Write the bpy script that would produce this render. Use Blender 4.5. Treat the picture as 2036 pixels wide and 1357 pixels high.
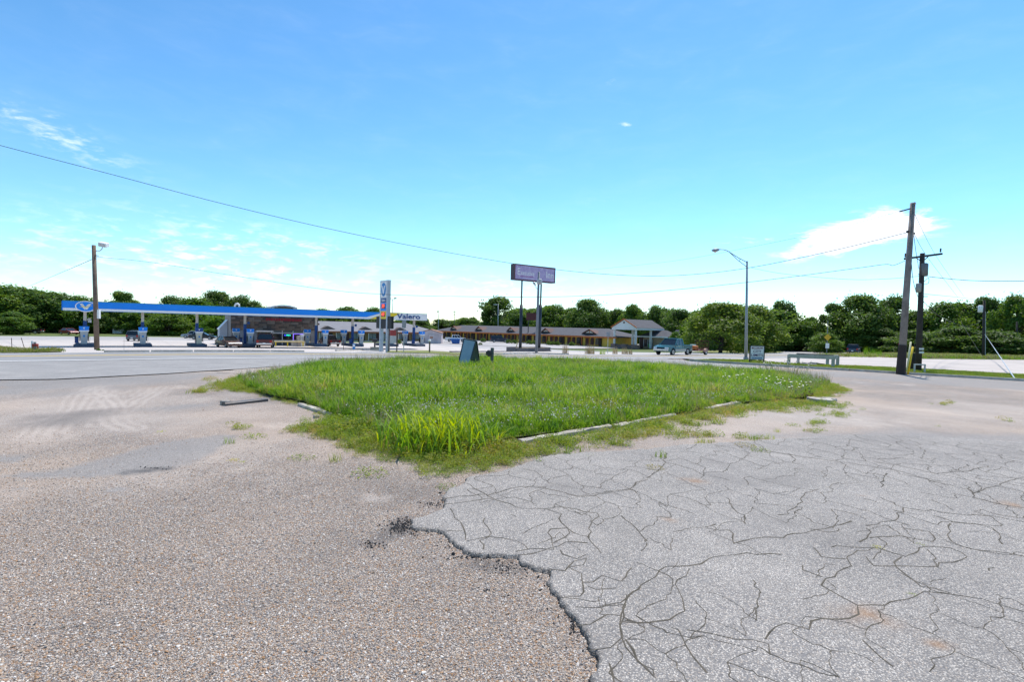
import bpy, bmesh, math, random
import numpy as np
from mathutils import Vector, Matrix
random.seed(7); rng = np.random.default_rng(11)
for o in list(bpy.data.objects): bpy.data.objects.remove(o)
SC = bpy.context.scene; COL = SC.collection
R = math.radians
# ------------------------------------------------------------------ camera
EYE = 1.6; F = 1046.0
ROLL = math.atan(.024); PITCH = math.atan(28.5/F)
cam = bpy.data.objects.new('camera', bpy.data.cameras.new('camera')); COL.objects.link(cam)
cam.data.sensor_width = 36; cam.data.lens = F*36/2036; cam.data.clip_end = 6000; cam.data.clip_start = .05
CM = Matrix.Translation((0,0,EYE)) @ Matrix.Rotation(math.pi/2-PITCH,4,'X') @ Matrix.Rotation(ROLL,4,'Z')
cam.matrix_world = CM; SC.camera = cam
SC.render.resolution_x = 1024; SC.render.resolution_y = 683
# ------------------------------------------------------------------ light
SUN_AZ, SUN_EL = R(27), R(63)
w = bpy.data.worlds.new('World'); SC.world = w; w.use_nodes = True
sun = bpy.data.objects.new('sun', bpy.data.lights.new('sun','SUN')); COL.objects.link(sun)
sun.data.energy = 4.5; sun.data.angle = R(.53); sun.data.color = (1,.93,.84)
sd = Vector((math.sin(SUN_AZ)*math.cos(SUN_EL), math.cos(SUN_AZ)*math.cos(SUN_EL), math.sin(SUN_EL)))
sun.rotation_euler = sd.to_track_quat('Z','Y').to_euler(); sun.location = (0,0,60)
vs = SC.view_settings; vs.view_transform = 'Standard'; vs.look = 'None'; vs.gamma = 1; vs.exposure = .28
try: vs.use_curve_mapping = False
except Exception: pass

def ray(u, v):
    d = CM.to_3x3() @ Vector(((u-1018)/F, (678.5-v)/F, -1)); return d
def P(u, v, D):                       # world point seen at photo pixel (u, v), D metres ahead
    return Vector((0,0,EYE)) + ray(u,v)*D

def world_sky():
    nt = w.node_tree; N = nt.nodes; L = nt.links; N.clear()
    out = N.new('ShaderNodeOutputWorld'); bg = N.new('ShaderNodeBackground'); L.new(bg.outputs[0], out.inputs[0])
    sky = N.new('ShaderNodeTexSky'); sky.sky_type = 'NISHITA'; sky.sun_disc = False
    sky.sun_elevation = SUN_EL; sky.sun_rotation = SUN_AZ; sky.altitude = 150; sky.air_density = 1.0; sky.dust_density = .15; sky.ozone_density = 1.0
    bg.inputs[1].default_value = .15
    hs = N.new('ShaderNodeHueSaturation'); hs.inputs['Saturation'].default_value = 1.06; hs.inputs['Hue'].default_value = .488
    tn = N.new('ShaderNodeMix'); tn.data_type = 'RGBA'; tn.blend_type = 'MULTIPLY'; tn.inputs[0].default_value = 1; tn.inputs[7].default_value = (.86,1.0,1.12,1)
    L.new(sky.outputs[0], tn.inputs[6]); L.new(tn.outputs[2], hs.inputs['Color'])
    tc = N.new('ShaderNodeTexCoord')
    def math_(op, a, b=None, c=None):
        n = N.new('ShaderNodeMath'); n.operation = op
        for i, x in enumerate((a,b,c)):
            if x is None: continue
            if hasattr(x,'links'): L.new(x, n.inputs[i])
            else: n.inputs[i].default_value = x
        return n.outputs[0]
    sp = N.new('ShaderNodeSeparateXYZ'); L.new(tc.outputs['Generated'], sp.inputs[0])
    az = math_('ARCTAN2', sp.outputs[0], sp.outputs[1]); el = math_('ARCSINE', sp.outputs[2])
    cb = N.new('ShaderNodeCombineXYZ'); L.new(az, cb.inputs[0]); L.new(math_('MULTIPLY', el, 3.2), cb.inputs[1])
    # streaks rise slightly to the left
    mp = N.new('ShaderNodeMapping'); mp.inputs['Rotation'].default_value = (0,0,R(14)); L.new(cb.outputs[0], mp.inputs[0])
    def noise(scale, detail, rough, vec, dist=0):
        n = N.new('ShaderNodeTexNoise'); n.inputs['Scale'].default_value = scale; n.inputs['Detail'].default_value = detail
        n.inputs['Roughness'].default_value = rough; n.inputs['Distortion'].default_value = dist; L.new(vec, n.inputs['Vector']); return n.outputs[0]
    n1 = noise(9, 9, .62, mp.outputs[0], .4); n2 = noise(26, 8, .6, mp.outputs[0], .3)
    def blob(u, v, su, sv, tilt=0):
        d = ray(u,v).normalized(); a0 = math.atan2(d.x,d.y); e0 = math.asin(d.z)
        dx = math_('SUBTRACT', az, a0); dy = math_('SUBTRACT', math_('SUBTRACT', el, e0), math_('MULTIPLY', dx, tilt))
        a = math_('POWER', math_('ABSOLUTE', math_('DIVIDE', dx, su/F)), 2); b = math_('POWER', math_('ABSOLUTE', math_('DIVIDE', dy, sv/F)), 2)
        return math_('EXPONENT', math_('MULTIPLY', math_('ADD', a, b), -1))
    def total(lst):
        t = None
        for b, k in lst:
            x = math_('MULTIPLY', blob(*b), k); t = x if t is None else math_('ADD', t, x)
        return t
    dense = total([((1720,455,80,30,.12),1.05),((1660,490,90,20,.15),.85),((1800,440,50,22),.7),((1590,470,80,10),.55),((1470,480,70,10),.4),((1380,555,70,16),.62),((1720,545,40,12),.45),((1205,405,22,12),.5),((1210,160,18,8),.42),((1248,248,22,12),.45)])
    wisp = total([((430,520,170,42,-.14),1.0),((120,270,75,22,-.3),.8),((600,490,170,20,-.15),.75),((60,500,140,40),.5),((980,575,200,26),.8),((520,575,260,40),.5),((1690,640,200,30),.4)])
    sm = N.new('ShaderNodeMapRange'); sm.interpolation_type = 'SMOOTHSTEP'; sm.inputs[1].default_value = .50; sm.inputs[2].default_value = 1.15
    L.new(math_('ADD', math_('ADD', dense, math_('MULTIPLY', math_('SUBTRACT', n1, .5), 3.2)), math_('MULTIPLY', math_('SUBTRACT', n2, .5), 1.6)), sm.inputs[0])
    sw = N.new('ShaderNodeMapRange'); sw.interpolation_type = 'SMOOTHSTEP'; sw.inputs[1].default_value = .45; sw.inputs[2].default_value = .75
    L.new(n2, sw.inputs[0])
    gen = math_('MULTIPLY', math_('POWER', n1, 4), .16)
    m = math_('MAXIMUM', math_('MULTIPLY', sm.outputs[0], dense), math_('MULTIPLY', math_('MULTIPLY', sw.outputs[0], wisp), .72))
    m = math_('MINIMUM', math_('ADD', m, gen), .78)
    mix = N.new('ShaderNodeMix'); mix.data_type = 'RGBA'; L.new(m, mix.inputs[0]); g0 = N.new('ShaderNodeVectorMath'); g0.operation = 'SCALE'; g0.inputs[3].default_value = .17; L.new(hs.outputs[0], g0.inputs[0])
    gm = N.new('ShaderNodeGamma'); gm.inputs[1].default_value = 1.22; L.new(g0.outputs[0], gm.inputs[0]); g1 = N.new('ShaderNodeVectorMath'); g1.operation = 'SCALE'; g1.inputs[3].default_value = 1/.17; L.new(gm.outputs[0], g1.inputs[0])
    L.new(g1.outputs[0], mix.inputs[6])
    mix.inputs[7].default_value = (8.2,8.3,8.5,1)
    L.new(mix.outputs[2], bg.inputs[0])
world_sky()

# ------------------------------------------------------------------ terrain
QX, QY = .805, .594; QN = math.hypot(QX,QY); QX /= QN; QY /= QN
RZQ = math.atan2(QY,QX)
def smooth_tab(xs, ys, lo, hi, wdt):
    t = np.arange(lo, hi, .5); y = np.interp(t, xs, ys); k = int(wdt/.5)|1
    ypad = np.pad(y, k//2, mode='edge'); y = np.convolve(ypad, np.ones(k)/k, 'valid'); return t, y
PT = smooth_tab([-300,16,27.7,40,80,95,155,500],[0,0,.2,.55,2.1,2.25,3.0,3.0],-300,500,8)
QT = smooth_tab([-300,6,40,124,500],[0,0,.62,1.5,1.6],-300,500,10)
def zt(x, y):
    x = np.asarray(x,float); y = np.asarray(y,float)
    p = -QY*x+QX*y; q = QX*x+QY*y
    s = np.interp(p,*PT)+np.interp(q,*QT)
    k = .18; return -(s - k*np.logaddexp(0,(s-3.0)/k))
def z1(x, y): return float(zt(x,y))
def pq(p, q): return (QX*q-QY*p, QY*q+QX*p)
def W(p, q, h=0): x, y = pq(p,q); return Vector((x,y,z1(x,y)+h))
def gnd(u, v):
    d = ray(u,v); o = Vector((0,0,EYE)); t = .5; dt = .25
    while t < 3000:
        a = o+d*t
        if a.z < z1(a.x,a.y):
            lo, hi = t-dt, t
            for _ in range(30):
                m = (lo+hi)/2; a = o+d*m
                if a.z < z1(a.x,a.y): hi = m
                else: lo = m
            return o+d*hi
        dt = max(.25, t*.02); t += dt
    return o+d*400
def up(u, p):                          # ground point in column u at road distance p
    d = ray(u, 650); D = p/(-QY*d.x+QX*d.y); x, y = d.x*D, d.y*D
    return Vector((x,y,z1(x,y)))
def dist(pt): return (CM.inverted() @ Vector(pt)).z*-1
def mpp(pt): return dist(pt)/F         # metres per photo pixel there

# ------------------------------------------------------------------ materials
MATS = {}
def nodes(name):
    m = bpy.data.materials.new(name); m.use_nodes = True; nt = m.node_tree
    return m, nt, nt.nodes, nt.links, nt.nodes['Principled BSDF']
def M(name, c, rough=.7, var=.18, scale=3., bump=0., bscale=40., metal=0., spec=.4, c2=None, detail=6, coat=0):
    if name in MATS: return MATS[name]
    m, nt, N, L, B = nodes(name)
    tc = N.new('ShaderNodeTexCoord'); n = N.new('ShaderNodeTexNoise'); n.inputs['Scale'].default_value = scale; n.inputs['Detail'].default_value = detail
    n.inputs['Roughness'].default_value = .65
    L.new(tc.outputs['Object'], n.inputs['Vector'])
    rp = N.new('ShaderNodeValToRGB'); L.new(n.outputs[0], rp.inputs[0])
    c2 = c2 or tuple(x*(1-var) for x in c); c1 = tuple(min(1,x*(1+var*.5)) for x in c)
    rp.color_ramp.elements[0].position = .32; rp.color_ramp.elements[0].color = (*c2,1)
    rp.color_ramp.elements[1].position = .68; rp.color_ramp.elements[1].color = (*c1,1)
    L.new(rp.outputs[0], B.inputs['Base Color'])
    B.inputs['Roughness'].default_value = rough; B.inputs['Metallic'].default_value = metal; B.inputs['Specular IOR Level'].default_value = spec
    if coat: B.inputs['Coat Weight'].default_value = coat; B.inputs['Coat Roughness'].default_value = .05
    if bump:
        b = N.new('ShaderNodeTexNoise'); b.inputs['Scale'].default_value = bscale; b.inputs['Detail'].default_value = 5
        L.new(tc.outputs['Object'], b.inputs['Vector']); bp = N.new('ShaderNodeBump'); bp.inputs['Strength'].default_value = bump; bp.inputs['Distance'].default_value = .02
        L.new(b.outputs[0], bp.inputs['Height']); L.new(bp.outputs[0], B.inputs['Normal'])
    MATS[name] = m; return m
def glow(name, c, s):
    m, nt, N, L, B = nodes(name); B.inputs['Base Color'].default_value = (*c,1); B.inputs['Emission Color'].default_value = (*c,1); B.inputs['Emission Strength'].default_value = s
    return m
def leafmat(name, stops, trans=.35, rough=.55, attr=None):
    m, nt, N, L, B = nodes(name)
    rp = N.new('ShaderNodeValToRGB'); e = rp.color_ramp.elements
    while len(e) < len(stops): e.new(.5)
    for i,(pos,c) in enumerate(stops): e[i].position = pos; e[i].color = (*c,1)
    if attr:
        a = N.new('ShaderNodeAttribute'); a.attribute_name = attr; oi = N.new('ShaderNodeObjectInfo')
        ad = N.new('ShaderNodeMath'); ad.operation = 'MULTIPLY_ADD'; L.new(oi.outputs['Random'], ad.inputs[0]); ad.inputs[1].default_value = .22; L.new(a.outputs['Fac'], ad.inputs[2])
        sb = N.new('ShaderNodeMath'); sb.operation = 'SUBTRACT'; L.new(ad.outputs[0], sb.inputs[0]); sb.inputs[1].default_value = .11; L.new(sb.outputs[0], rp.inputs[0])
    else:
        oi = N.new('ShaderNodeObjectInfo'); g = N.new('ShaderNodeNewGeometry'); n = N.new('ShaderNodeTexNoise'); n.inputs['Scale'].default_value = .55; n.inputs['Detail'].default_value = 4
        L.new(g.outputs['Position'], n.inputs['Vector'])
        a = N.new('ShaderNodeMath'); a.operation = 'MULTIPLY_ADD'; L.new(oi.outputs['Random'], a.inputs[0]); a.inputs[1].default_value = .55
        b = N.new('ShaderNodeMath'); b.operation = 'MULTIPLY_ADD'; L.new(n.outputs[0], b.inputs[0]); b.inputs[1].default_value = 1.1; b.inputs[2].default_value = -.33
        L.new(b.outputs[0], a.inputs[2]); L.new(a.outputs[0], rp.inputs[0])
    L.new(rp.outputs[0], B.inputs['Base Color']); B.inputs['Roughness'].default_value = rough; B.inputs['Specular IOR Level'].default_value = .3
    tr = N.new('ShaderNodeBsdfTranslucent'); mx = N.new('ShaderNodeMixShader'); mx.inputs[0].default_value = trans
    hs = N.new('ShaderNodeHueSaturation'); hs.inputs['Value'].default_value = 1.5; hs.inputs['Saturation'].default_value = 1.1; hs.inputs['Hue'].default_value = .485
    L.new(rp.outputs[0], hs.inputs['Color']); L.new(hs.outputs[0], tr.inputs[0])
    L.new(B.outputs[0], mx.inputs[1]); L.new(tr.outputs[0], mx.inputs[2]); L.new(mx.outputs[0], N['Material Output'].inputs[0])
    MATS[name] = m; return m

def stonemat(name, stops, scale, binder, patch=None, pscale=.35, bump=.6, rough=.8, crack=False, streak=False):
    """aggregate bound in tar: every cell of a Voronoi pattern is one chip"""
    m, nt, N, L, B = nodes(name); g = N.new('ShaderNodeNewGeometry')
    v = N.new('ShaderNodeTexVoronoi'); v.inputs['Scale'].default_value = scale; L.new(g.outputs['Position'], v.inputs['Vector'])
    v.inputs['Randomness'].default_value = 1
    s = N.new('ShaderNodeSeparateColor'); L.new(v.outputs['Color'], s.inputs[0])
    rp = N.new('ShaderNodeValToRGB'); rp.color_ramp.interpolation = 'CONSTANT'; e = rp.color_ramp.elements
    while len(e) < len(stops): e.new(.5)
    for i,(pos,c) in enumerate(stops): e[i].position = pos; e[i].color = (*c,1)
    L.new(s.outputs[0], rp.inputs[0])
    # tar between the chips
    mr = N.new('ShaderNodeMapRange'); mr.inputs[1].default_value = .42; mr.inputs[2].default_value = .62; L.new(v.outputs['Distance'], mr.inputs[0])
    mx = N.new('ShaderNodeMix'); mx.data_type = 'RGBA'; L.new(mr.outputs[0], mx.inputs[0]); L.new(rp.outputs[0], mx.inputs[6]); mx.inputs[7].default_value = (*binder,1)
    col = mx.outputs[2]
    def nz(scale, det, rough=.6):
        n = N.new('ShaderNodeTexNoise'); n.inputs['Scale'].default_value = scale; n.inputs['Detail'].default_value = det; n.inputs['Roughness'].default_value = rough
        L.new(g.outputs['Position'], n.inputs['Vector']); return n.outputs[0]
    def ramp(x, a, b, lo=0, hi=1):
        r = N.new('ShaderNodeMapRange'); r.interpolation_type = 'SMOOTHSTEP'; r.inputs[1].default_value = a; r.inputs[2].default_value = b; r.inputs[3].default_value = lo; r.inputs[4].default_value = hi; L.new(x, r.inputs[0]); return r.outputs[0]
    def mixc(f, a, c, mode='MIX'):
        k = N.new('ShaderNodeMix'); k.data_type = 'RGBA'; k.blend_type = mode
        L.new(f, k.inputs[0]); L.new(a, k.inputs[6])
        if hasattr(c,'links'): L.new(c, k.inputs[7])
        else: k.inputs[7].default_value = (*c,1)
        return k.outputs[2]
    if patch:                                             # dusty and bare areas
        for (c, a, b, sc, amt) in patch:
            col = mixc(ramp(nz(sc, 7, .65), a, b, 0, amt), col, c)
    br = N.new('ShaderNodeMix'); br.data_type = 'RGBA'; br.blend_type = 'MULTIPLY'; br.inputs[0].default_value = 1
    vr = N.new('ShaderNodeMapRange'); vr.inputs[1].default_value = .3; vr.inputs[2].default_value = .7; vr.inputs[3].default_value = .8; vr.inputs[4].default_value = 1.12; L.new(nz(.9,8,.7), vr.inputs[0])
    L.new(col, br.inputs[6]); L.new(vr.outputs[0], br.inputs[7]); col = br.outputs[2]
    if streak:
        for nm_, c_ in (('dust',(.46,.395,.345)),('tan',(.44,.345,.275)),('grey',(.235,.222,.212)),('dark',(.085,.078,.075))):
            a = N.new('ShaderNodeAttribute'); a.attribute_name = nm_
            gr = N.new('ShaderNodeMapRange'); gr.inputs[3].default_value = .62 if nm_ != 'dust' else .78; gr.inputs[4].default_value = 1.38 if nm_ != 'dust' else 1.22; L.new(s.outputs[1], gr.inputs[0])
            vm = N.new('ShaderNodeVectorMath'); vm.operation = 'SCALE'; vm.inputs[0].default_value = c_; L.new(gr.outputs[0], vm.inputs[3]); col = mixc(a.outputs['Fac'], col, vm.outputs[0])
    if False:                                            # dust dragged about by turning tyres, beyond the near part of the lot
        sp = N.new('ShaderNodeSeparateXYZ'); L.new(g.outputs['Position'], sp.inputs[0]); msk = ramp(sp.outputs[1], 7.5, 12)
        for rot, sc_, c_, amt in ((.5,(.10,1.1,1),(.52,.455,.395),.75),(1.9,(.14,1.4,1),(.235,.215,.205),.6),(-.3,(.2,1.8,1),(.50,.44,.385),.5)):
            mp_ = N.new('ShaderNodeMapping'); mp_.inputs['Rotation'].default_value = (0,0,rot); mp_.inputs['Scale'].default_value = sc_; L.new(g.outputs['Position'], mp_.inputs[0])
            nn = N.new('ShaderNodeTexNoise'); nn.inputs['Scale'].default_value = 1.1; nn.inputs['Detail'].default_value = 6; nn.inputs['Distortion'].default_value = .5; L.new(mp_.outputs[0], nn.inputs['Vector'])
            fm = N.new('ShaderNodeMath'); fm.operation = 'MULTIPLY'; L.new(ramp(nn.outputs[0],.50,.68,0,amt), fm.inputs[0]); L.new(msk, fm.inputs[1]); col = mixc(fm.outputs[0], col, c_)
    if crack:
        a = N.new('ShaderNodeAttribute'); a.attribute_name = 'crack'; col = mixc(a.outputs['Fac'], col, (.075,.062,.048))
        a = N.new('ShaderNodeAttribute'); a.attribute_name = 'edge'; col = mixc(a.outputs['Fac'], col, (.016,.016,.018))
        a = N.new('ShaderNodeAttribute'); a.attribute_name = 'stain'; col = mixc(a.outputs['Fac'], col, (.30,.16,.07))
    L.new(col, B.inputs['Base Color']); B.inputs['Roughness'].default_value = rough; B.inputs['Specular IOR Level'].default_value = .3
    bp = N.new('ShaderNodeBump'); bp.inputs['Strength'].default_value = bump; bp.inputs['Distance'].default_value = .5/scale; bp.invert = True
    L.new(v.outputs['Distance'], bp.inputs['Height']); L.new(bp.outputs[0], B.inputs['Normal'])
    MATS[name] = m; return m

# ------------------------------------------------------------------ mesh tools
def tag(o, label=None, cat=None, group=None, kind=None):
    if label: o['label'] = label
    if cat: o['category'] = cat
    if group: o['group'] = group
    if kind: o['kind'] = kind
    return o
def thing(name, label, cat, loc=(0,0,0), rz=0, group=None):
    o = bpy.data.objects.new(name, None); COL.objects.link(o); o.location = loc; o.rotation_euler = (0,0,rz); o.empty_display_size = .2
    return tag(o, label, cat, group)
def link(name, me, mat, parent=None):
    o = bpy.data.objects.new(name, me); COL.objects.link(o)
    if mat and not me.materials: me.materials.append(mat)
    if parent: o.parent = parent
    return o
class MB:
    def __init__(s): s.v = []; s.f = []
    def add(s, vs, fs):
        k = len(s.v); s.v += [tuple(x) for x in vs]; s.f += [tuple(i+k for i in f) for f in fs]; return s
    def hexa(s, b, t): return s.add(list(b)+list(t), [(3,2,1,0),(4,5,6,7),(0,1,5,4),(1,2,6,5),(2,3,7,6),(3,0,4,7)])
    def box(s, c, d, rz=0):
        x,y,z = c; a,b,h = (k/2 for k in d); cs, sn = math.cos(rz), math.sin(rz)
        q = [(x+cs*i-sn*j, y+sn*i+cs*j) for i,j in ((-a,-b),(a,-b),(a,b),(-a,b))]
        return s.hexa([(i,j,z-h) for i,j in q], [(i,j,z+h) for i,j in q])
    def bar(s, p0, p1, w, h=None, upv=(0,0,1)):
        p0, p1 = Vector(p0), Vector(p1); h = h or w; d = (p1-p0).normalized(); u = Vector(upv)
        if abs(d.dot(u)) > .98: u = Vector((1,0,0))
        a = d.cross(u).normalized(); b = a.cross(d).normalized()
        o = [a*(-w/2)+b*(-h/2), a*(w/2)+b*(-h/2), a*(w/2)+b*(h/2), a*(-w/2)+b*(h/2)]
        return s.hexa([p0+x for x in o], [p1+x for x in o])
    def tube(s, pts, r, n=8):
        pts = [Vector(p) for p in pts]; rs = r if isinstance(r,(list,tuple)) else [r]*len(pts); vs = []; fs = []
        pu = None
        for i, p in enumerate(pts):
            d = (pts[min(i+1,len(pts)-1)]-pts[max(i-1,0)]).normalized()
            if pu is None: pu = Vector((1,0,0)) if abs(d.z) > .9 else Vector((0,0,1))
            a = d.cross(pu).normalized(); b = a.cross(d); pu = b if b.length > .1 else pu
            for k in range(n):
                t = 2*math.pi*k/n; vs.append(p+(a*math.cos(t)+b*math.sin(t))*rs[i])
        for i in range(len(pts)-1):
            for k in range(n): fs.append((i*n+k, i*n+(k+1)%n, (i+1)*n+(k+1)%n, (i+1)*n+k))
        fs.append(tuple(range(n-1,-1,-1))); fs.append(tuple((len(pts)-1)*n+k for k in range(n)))
        return s.add(vs, fs)
    def cyl(s, p0, p1, r0, r1=None, n=12): return s.tube([p0,p1],[r0, r1 if r1 is not None else r0], n)
    def prism(s, poly, y0, y1, yfun=None):                 # poly in x,z; extruded along y
        n = len(poly); f = yfun or (lambda x,z: 1)
        vs = [(x, y0*f(x,z), z) for x,z in poly]+[(x, y1*f(x,z), z) for x,z in poly]
        return s.add(vs, [tuple(range(n)), tuple(range(2*n-1,n-1,-1))]+[(i, n+i, n+(i+1)%n, (i+1)%n) for i in range(n)])
    def sheet(s, *pts): return s.add(pts, [tuple(range(len(pts)))])
    def lathe(s, prof, c=(0,0,0), n=14):
        vs = [(c[0]+r*math.cos(2*math.pi*k/n), c[1]+r*math.sin(2*math.pi*k/n), c[2]+z) for r,z in prof for k in range(n)]
        fs = [(i*n+k, i*n+(k+1)%n, (i+1)*n+(k+1)%n, (i+1)*n+k) for i in range(len(prof)-1) for k in range(n)]
        fs += [tuple(range(n-1,-1,-1)), tuple((len(prof)-1)*n+k for k in range(n))]
        return s.add(vs, fs)
    def xf(s, m):
        s.v = [tuple(m @ Vector(v)) for v in s.v]; return s
    def mesh(s, name, smooth=False):
        me = bpy.data.meshes.new(name); me.from_pydata(s.v, [], s.f); me.update()
        bm = bmesh.new(); bm.from_mesh(me); bmesh.ops.recalc_face_normals(bm, faces=bm.faces); bm.to_mesh(me); bm.free()
        if smooth: me.shade_smooth()
        return me
    def build(s, name, mat, parent=None, smooth=False, bevel=0):
        o = link(name, s.mesh(name, smooth), mat, parent)
        if bevel:
            b = o.modifiers.new('bevel','BEVEL'); b.width = bevel; b.segments = 2; b.limit_method = 'ANGLE'
        return o
def text_mb(body, size, org, ax, ay, extrude=.02, width=1., bold=0., align='CENTER', fit=None):
    cu = bpy.data.curves.new('t','FONT'); cu.body = body; cu.size = 1; cu.align_x = align; cu.extrude = 0; cu.resolution_u = 3; cu.offset = bold
    ob = bpy.data.objects.new('t', cu); me = bpy.data.meshes.new_from_object(ob)
    bm = bmesh.new(); bm.from_mesh(me)
    if fit:
        xs = [v.co.x for v in bm.verts]; c = (max(xs)+min(xs))/2
        for v in bm.verts: v.co.x -= c
        width = fit/((max(xs)-min(xs))*size)
    r = bmesh.ops.extrude_face_region(bm, geom=bm.faces[:])
    for g in r['geom']:
        if isinstance(g, bmesh.types.BMVert): g.co.z += 1
    ax, ay = Vector(ax), Vector(ay); az = ax.cross(ay); org = Vector(org)
    mb = MB(); bm.verts.index_update()
    mb.add([org+ax*(v.co.x*size*width)+ay*(v.co.y*size)+az*(v.co.z*extrude) for v in bm.verts], [[v.index for v in f.verts] for f in bm.faces])
    bm.free(); bpy.data.objects.remove(ob); bpy.data.meshes.remove(me); bpy.data.curves.remove(cu); return mb

def drape(name, poly, off, mat, step=3., kind='structure', rag=0, hfun=None):
    """polygon (list of xy) laid on the terrain, cut into cells so that it follows it"""
    pts = [Vector((p[0],p[1])) for p in poly]
    if rag:
        out = []
        for i, a in enumerate(pts):
            b = pts[(i+1)%len(pts)]; n = max(1,int((b-a).length/(rag*2.2)))
            for k in range(n):
                t = a.lerp(b, k/n); out.append(t+Vector((random.uniform(-1,1),random.uniform(-1,1)))*rag)
        pts = out
    bm = bmesh.new(); vs = [bm.verts.new((p.x,p.y,0)) for p in pts]; f = bm.faces.new(vs)
    if f.normal.z < 0: bmesh.ops.reverse_faces(bm, faces=[f])
    bmesh.ops.triangulate(bm, faces=bm.faces[:])
    xs = [p.x for p in pts]; ys = [p.y for p in pts]
    for ax, lo, hi in ((0,min(xs),max(xs)),(1,min(ys),max(ys))):
        k = math.ceil(lo/step)*step
        while k < hi:
            co = [0,0,0]; co[ax] = k; no = [0,0,0]; no[ax] = 1
            bmesh.ops.bisect_plane(bm, geom=bm.verts[:]+bm.edges[:]+bm.faces[:], dist=1e-5, plane_co=co, plane_no=no); k += step
    for v in bm.verts: v.co.z = z1(v.co.x,v.co.y)+off+(hfun(v.co.x,v.co.y) if hfun else 0)
    bmesh.ops.recalc_face_normals(bm, faces=bm.faces)
    me = bpy.data.meshes.new(name); bm.to_mesh(me); bm.free()
    if me.polygons and me.polygons[0].normal.z < 0: me.flip_normals()
    me.shade_smooth(); o = link(name, me, mat); return tag(o, kind=kind)
def px(*uv): return [gnd(u,v).xy for u,v in uv]
def strip(name, p0, p1, q0, q1, off, mat, kind='structure', step=3.):
    n = max(1,int((q1-q0)/step)); m = max(1,int((p1-p0)/step)); vs = []; fs = []
    for i in range(n+1):
        for j in range(m+1):
            x, y = pq(p0+(p1-p0)*j/m, q0+(q1-q0)*i/n); vs.append((x,y,z1(x,y)+off))
    for i in range(n):
        for j in range(m): a = i*(m+1)+j; fs.append((a,a+m+1,a+m+2,a+1))
    me = bpy.data.meshes.new(name); me.from_pydata(vs,[],fs); me.update()
    if me.polygons[0].normal.z < 0: me.flip_normals()
    me.shade_smooth(); return tag(link(name, me, mat), kind=kind)
def inside(poly, x, y):
    x = np.asarray(x); y = np.asarray(y); c = np.zeros(x.shape,bool); n = len(poly)
    for i in range(n):
        x0,y0 = poly[i][0],poly[i][1]; x1,y1 = poly[(i+1)%n][0],poly[(i+1)%n][1]
        t = ((y0>y)!=(y1>y)); c ^= t & (x < (x1-x0)*(y-y0)/((y1-y0) if y1!=y0 else 1e-9)+x0)
    return c
def segdist(lines, x, y):
    d = np.full(x.shape, 1e9)
    for ln in lines:
        for a, b in zip(ln[:-1], ln[1:]):
            ax,ay,bx,by = a[0],a[1],b[0],b[1]; dx,dy = bx-ax,by-ay; L2 = dx*dx+dy*dy+1e-12
            t = np.clip(((x-ax)*dx+(y-ay)*dy)/L2,0,1); d = np.minimum(d, np.hypot(x-ax-t*dx, y-ay-t*dy))
    return d
def vnoise(x, y, seed=0):
    """smooth value noise 0..1"""
    r = np.random.default_rng(seed).random((256,256)); xi = np.floor(x).astype(int); yi = np.floor(y).astype(int); fx = x-xi; fy = y-yi
    fx = fx*fx*(3-2*fx); fy = fy*fy*(3-2*fy); g = lambda a,b: r[a%256,b%256]
    return (g(xi,yi)*(1-fx)+g(xi+1,yi)*fx)*(1-fy)+(g(xi,yi+1)*(1-fx)+g(xi+1,yi+1)*fx)*fy
def fbm(x, y, seed=0, o=4): return sum(vnoise(x*2**k, y*2**k, seed+k)*.5**k for k in range(o))/sum(.5**k for k in range(o))

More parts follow.
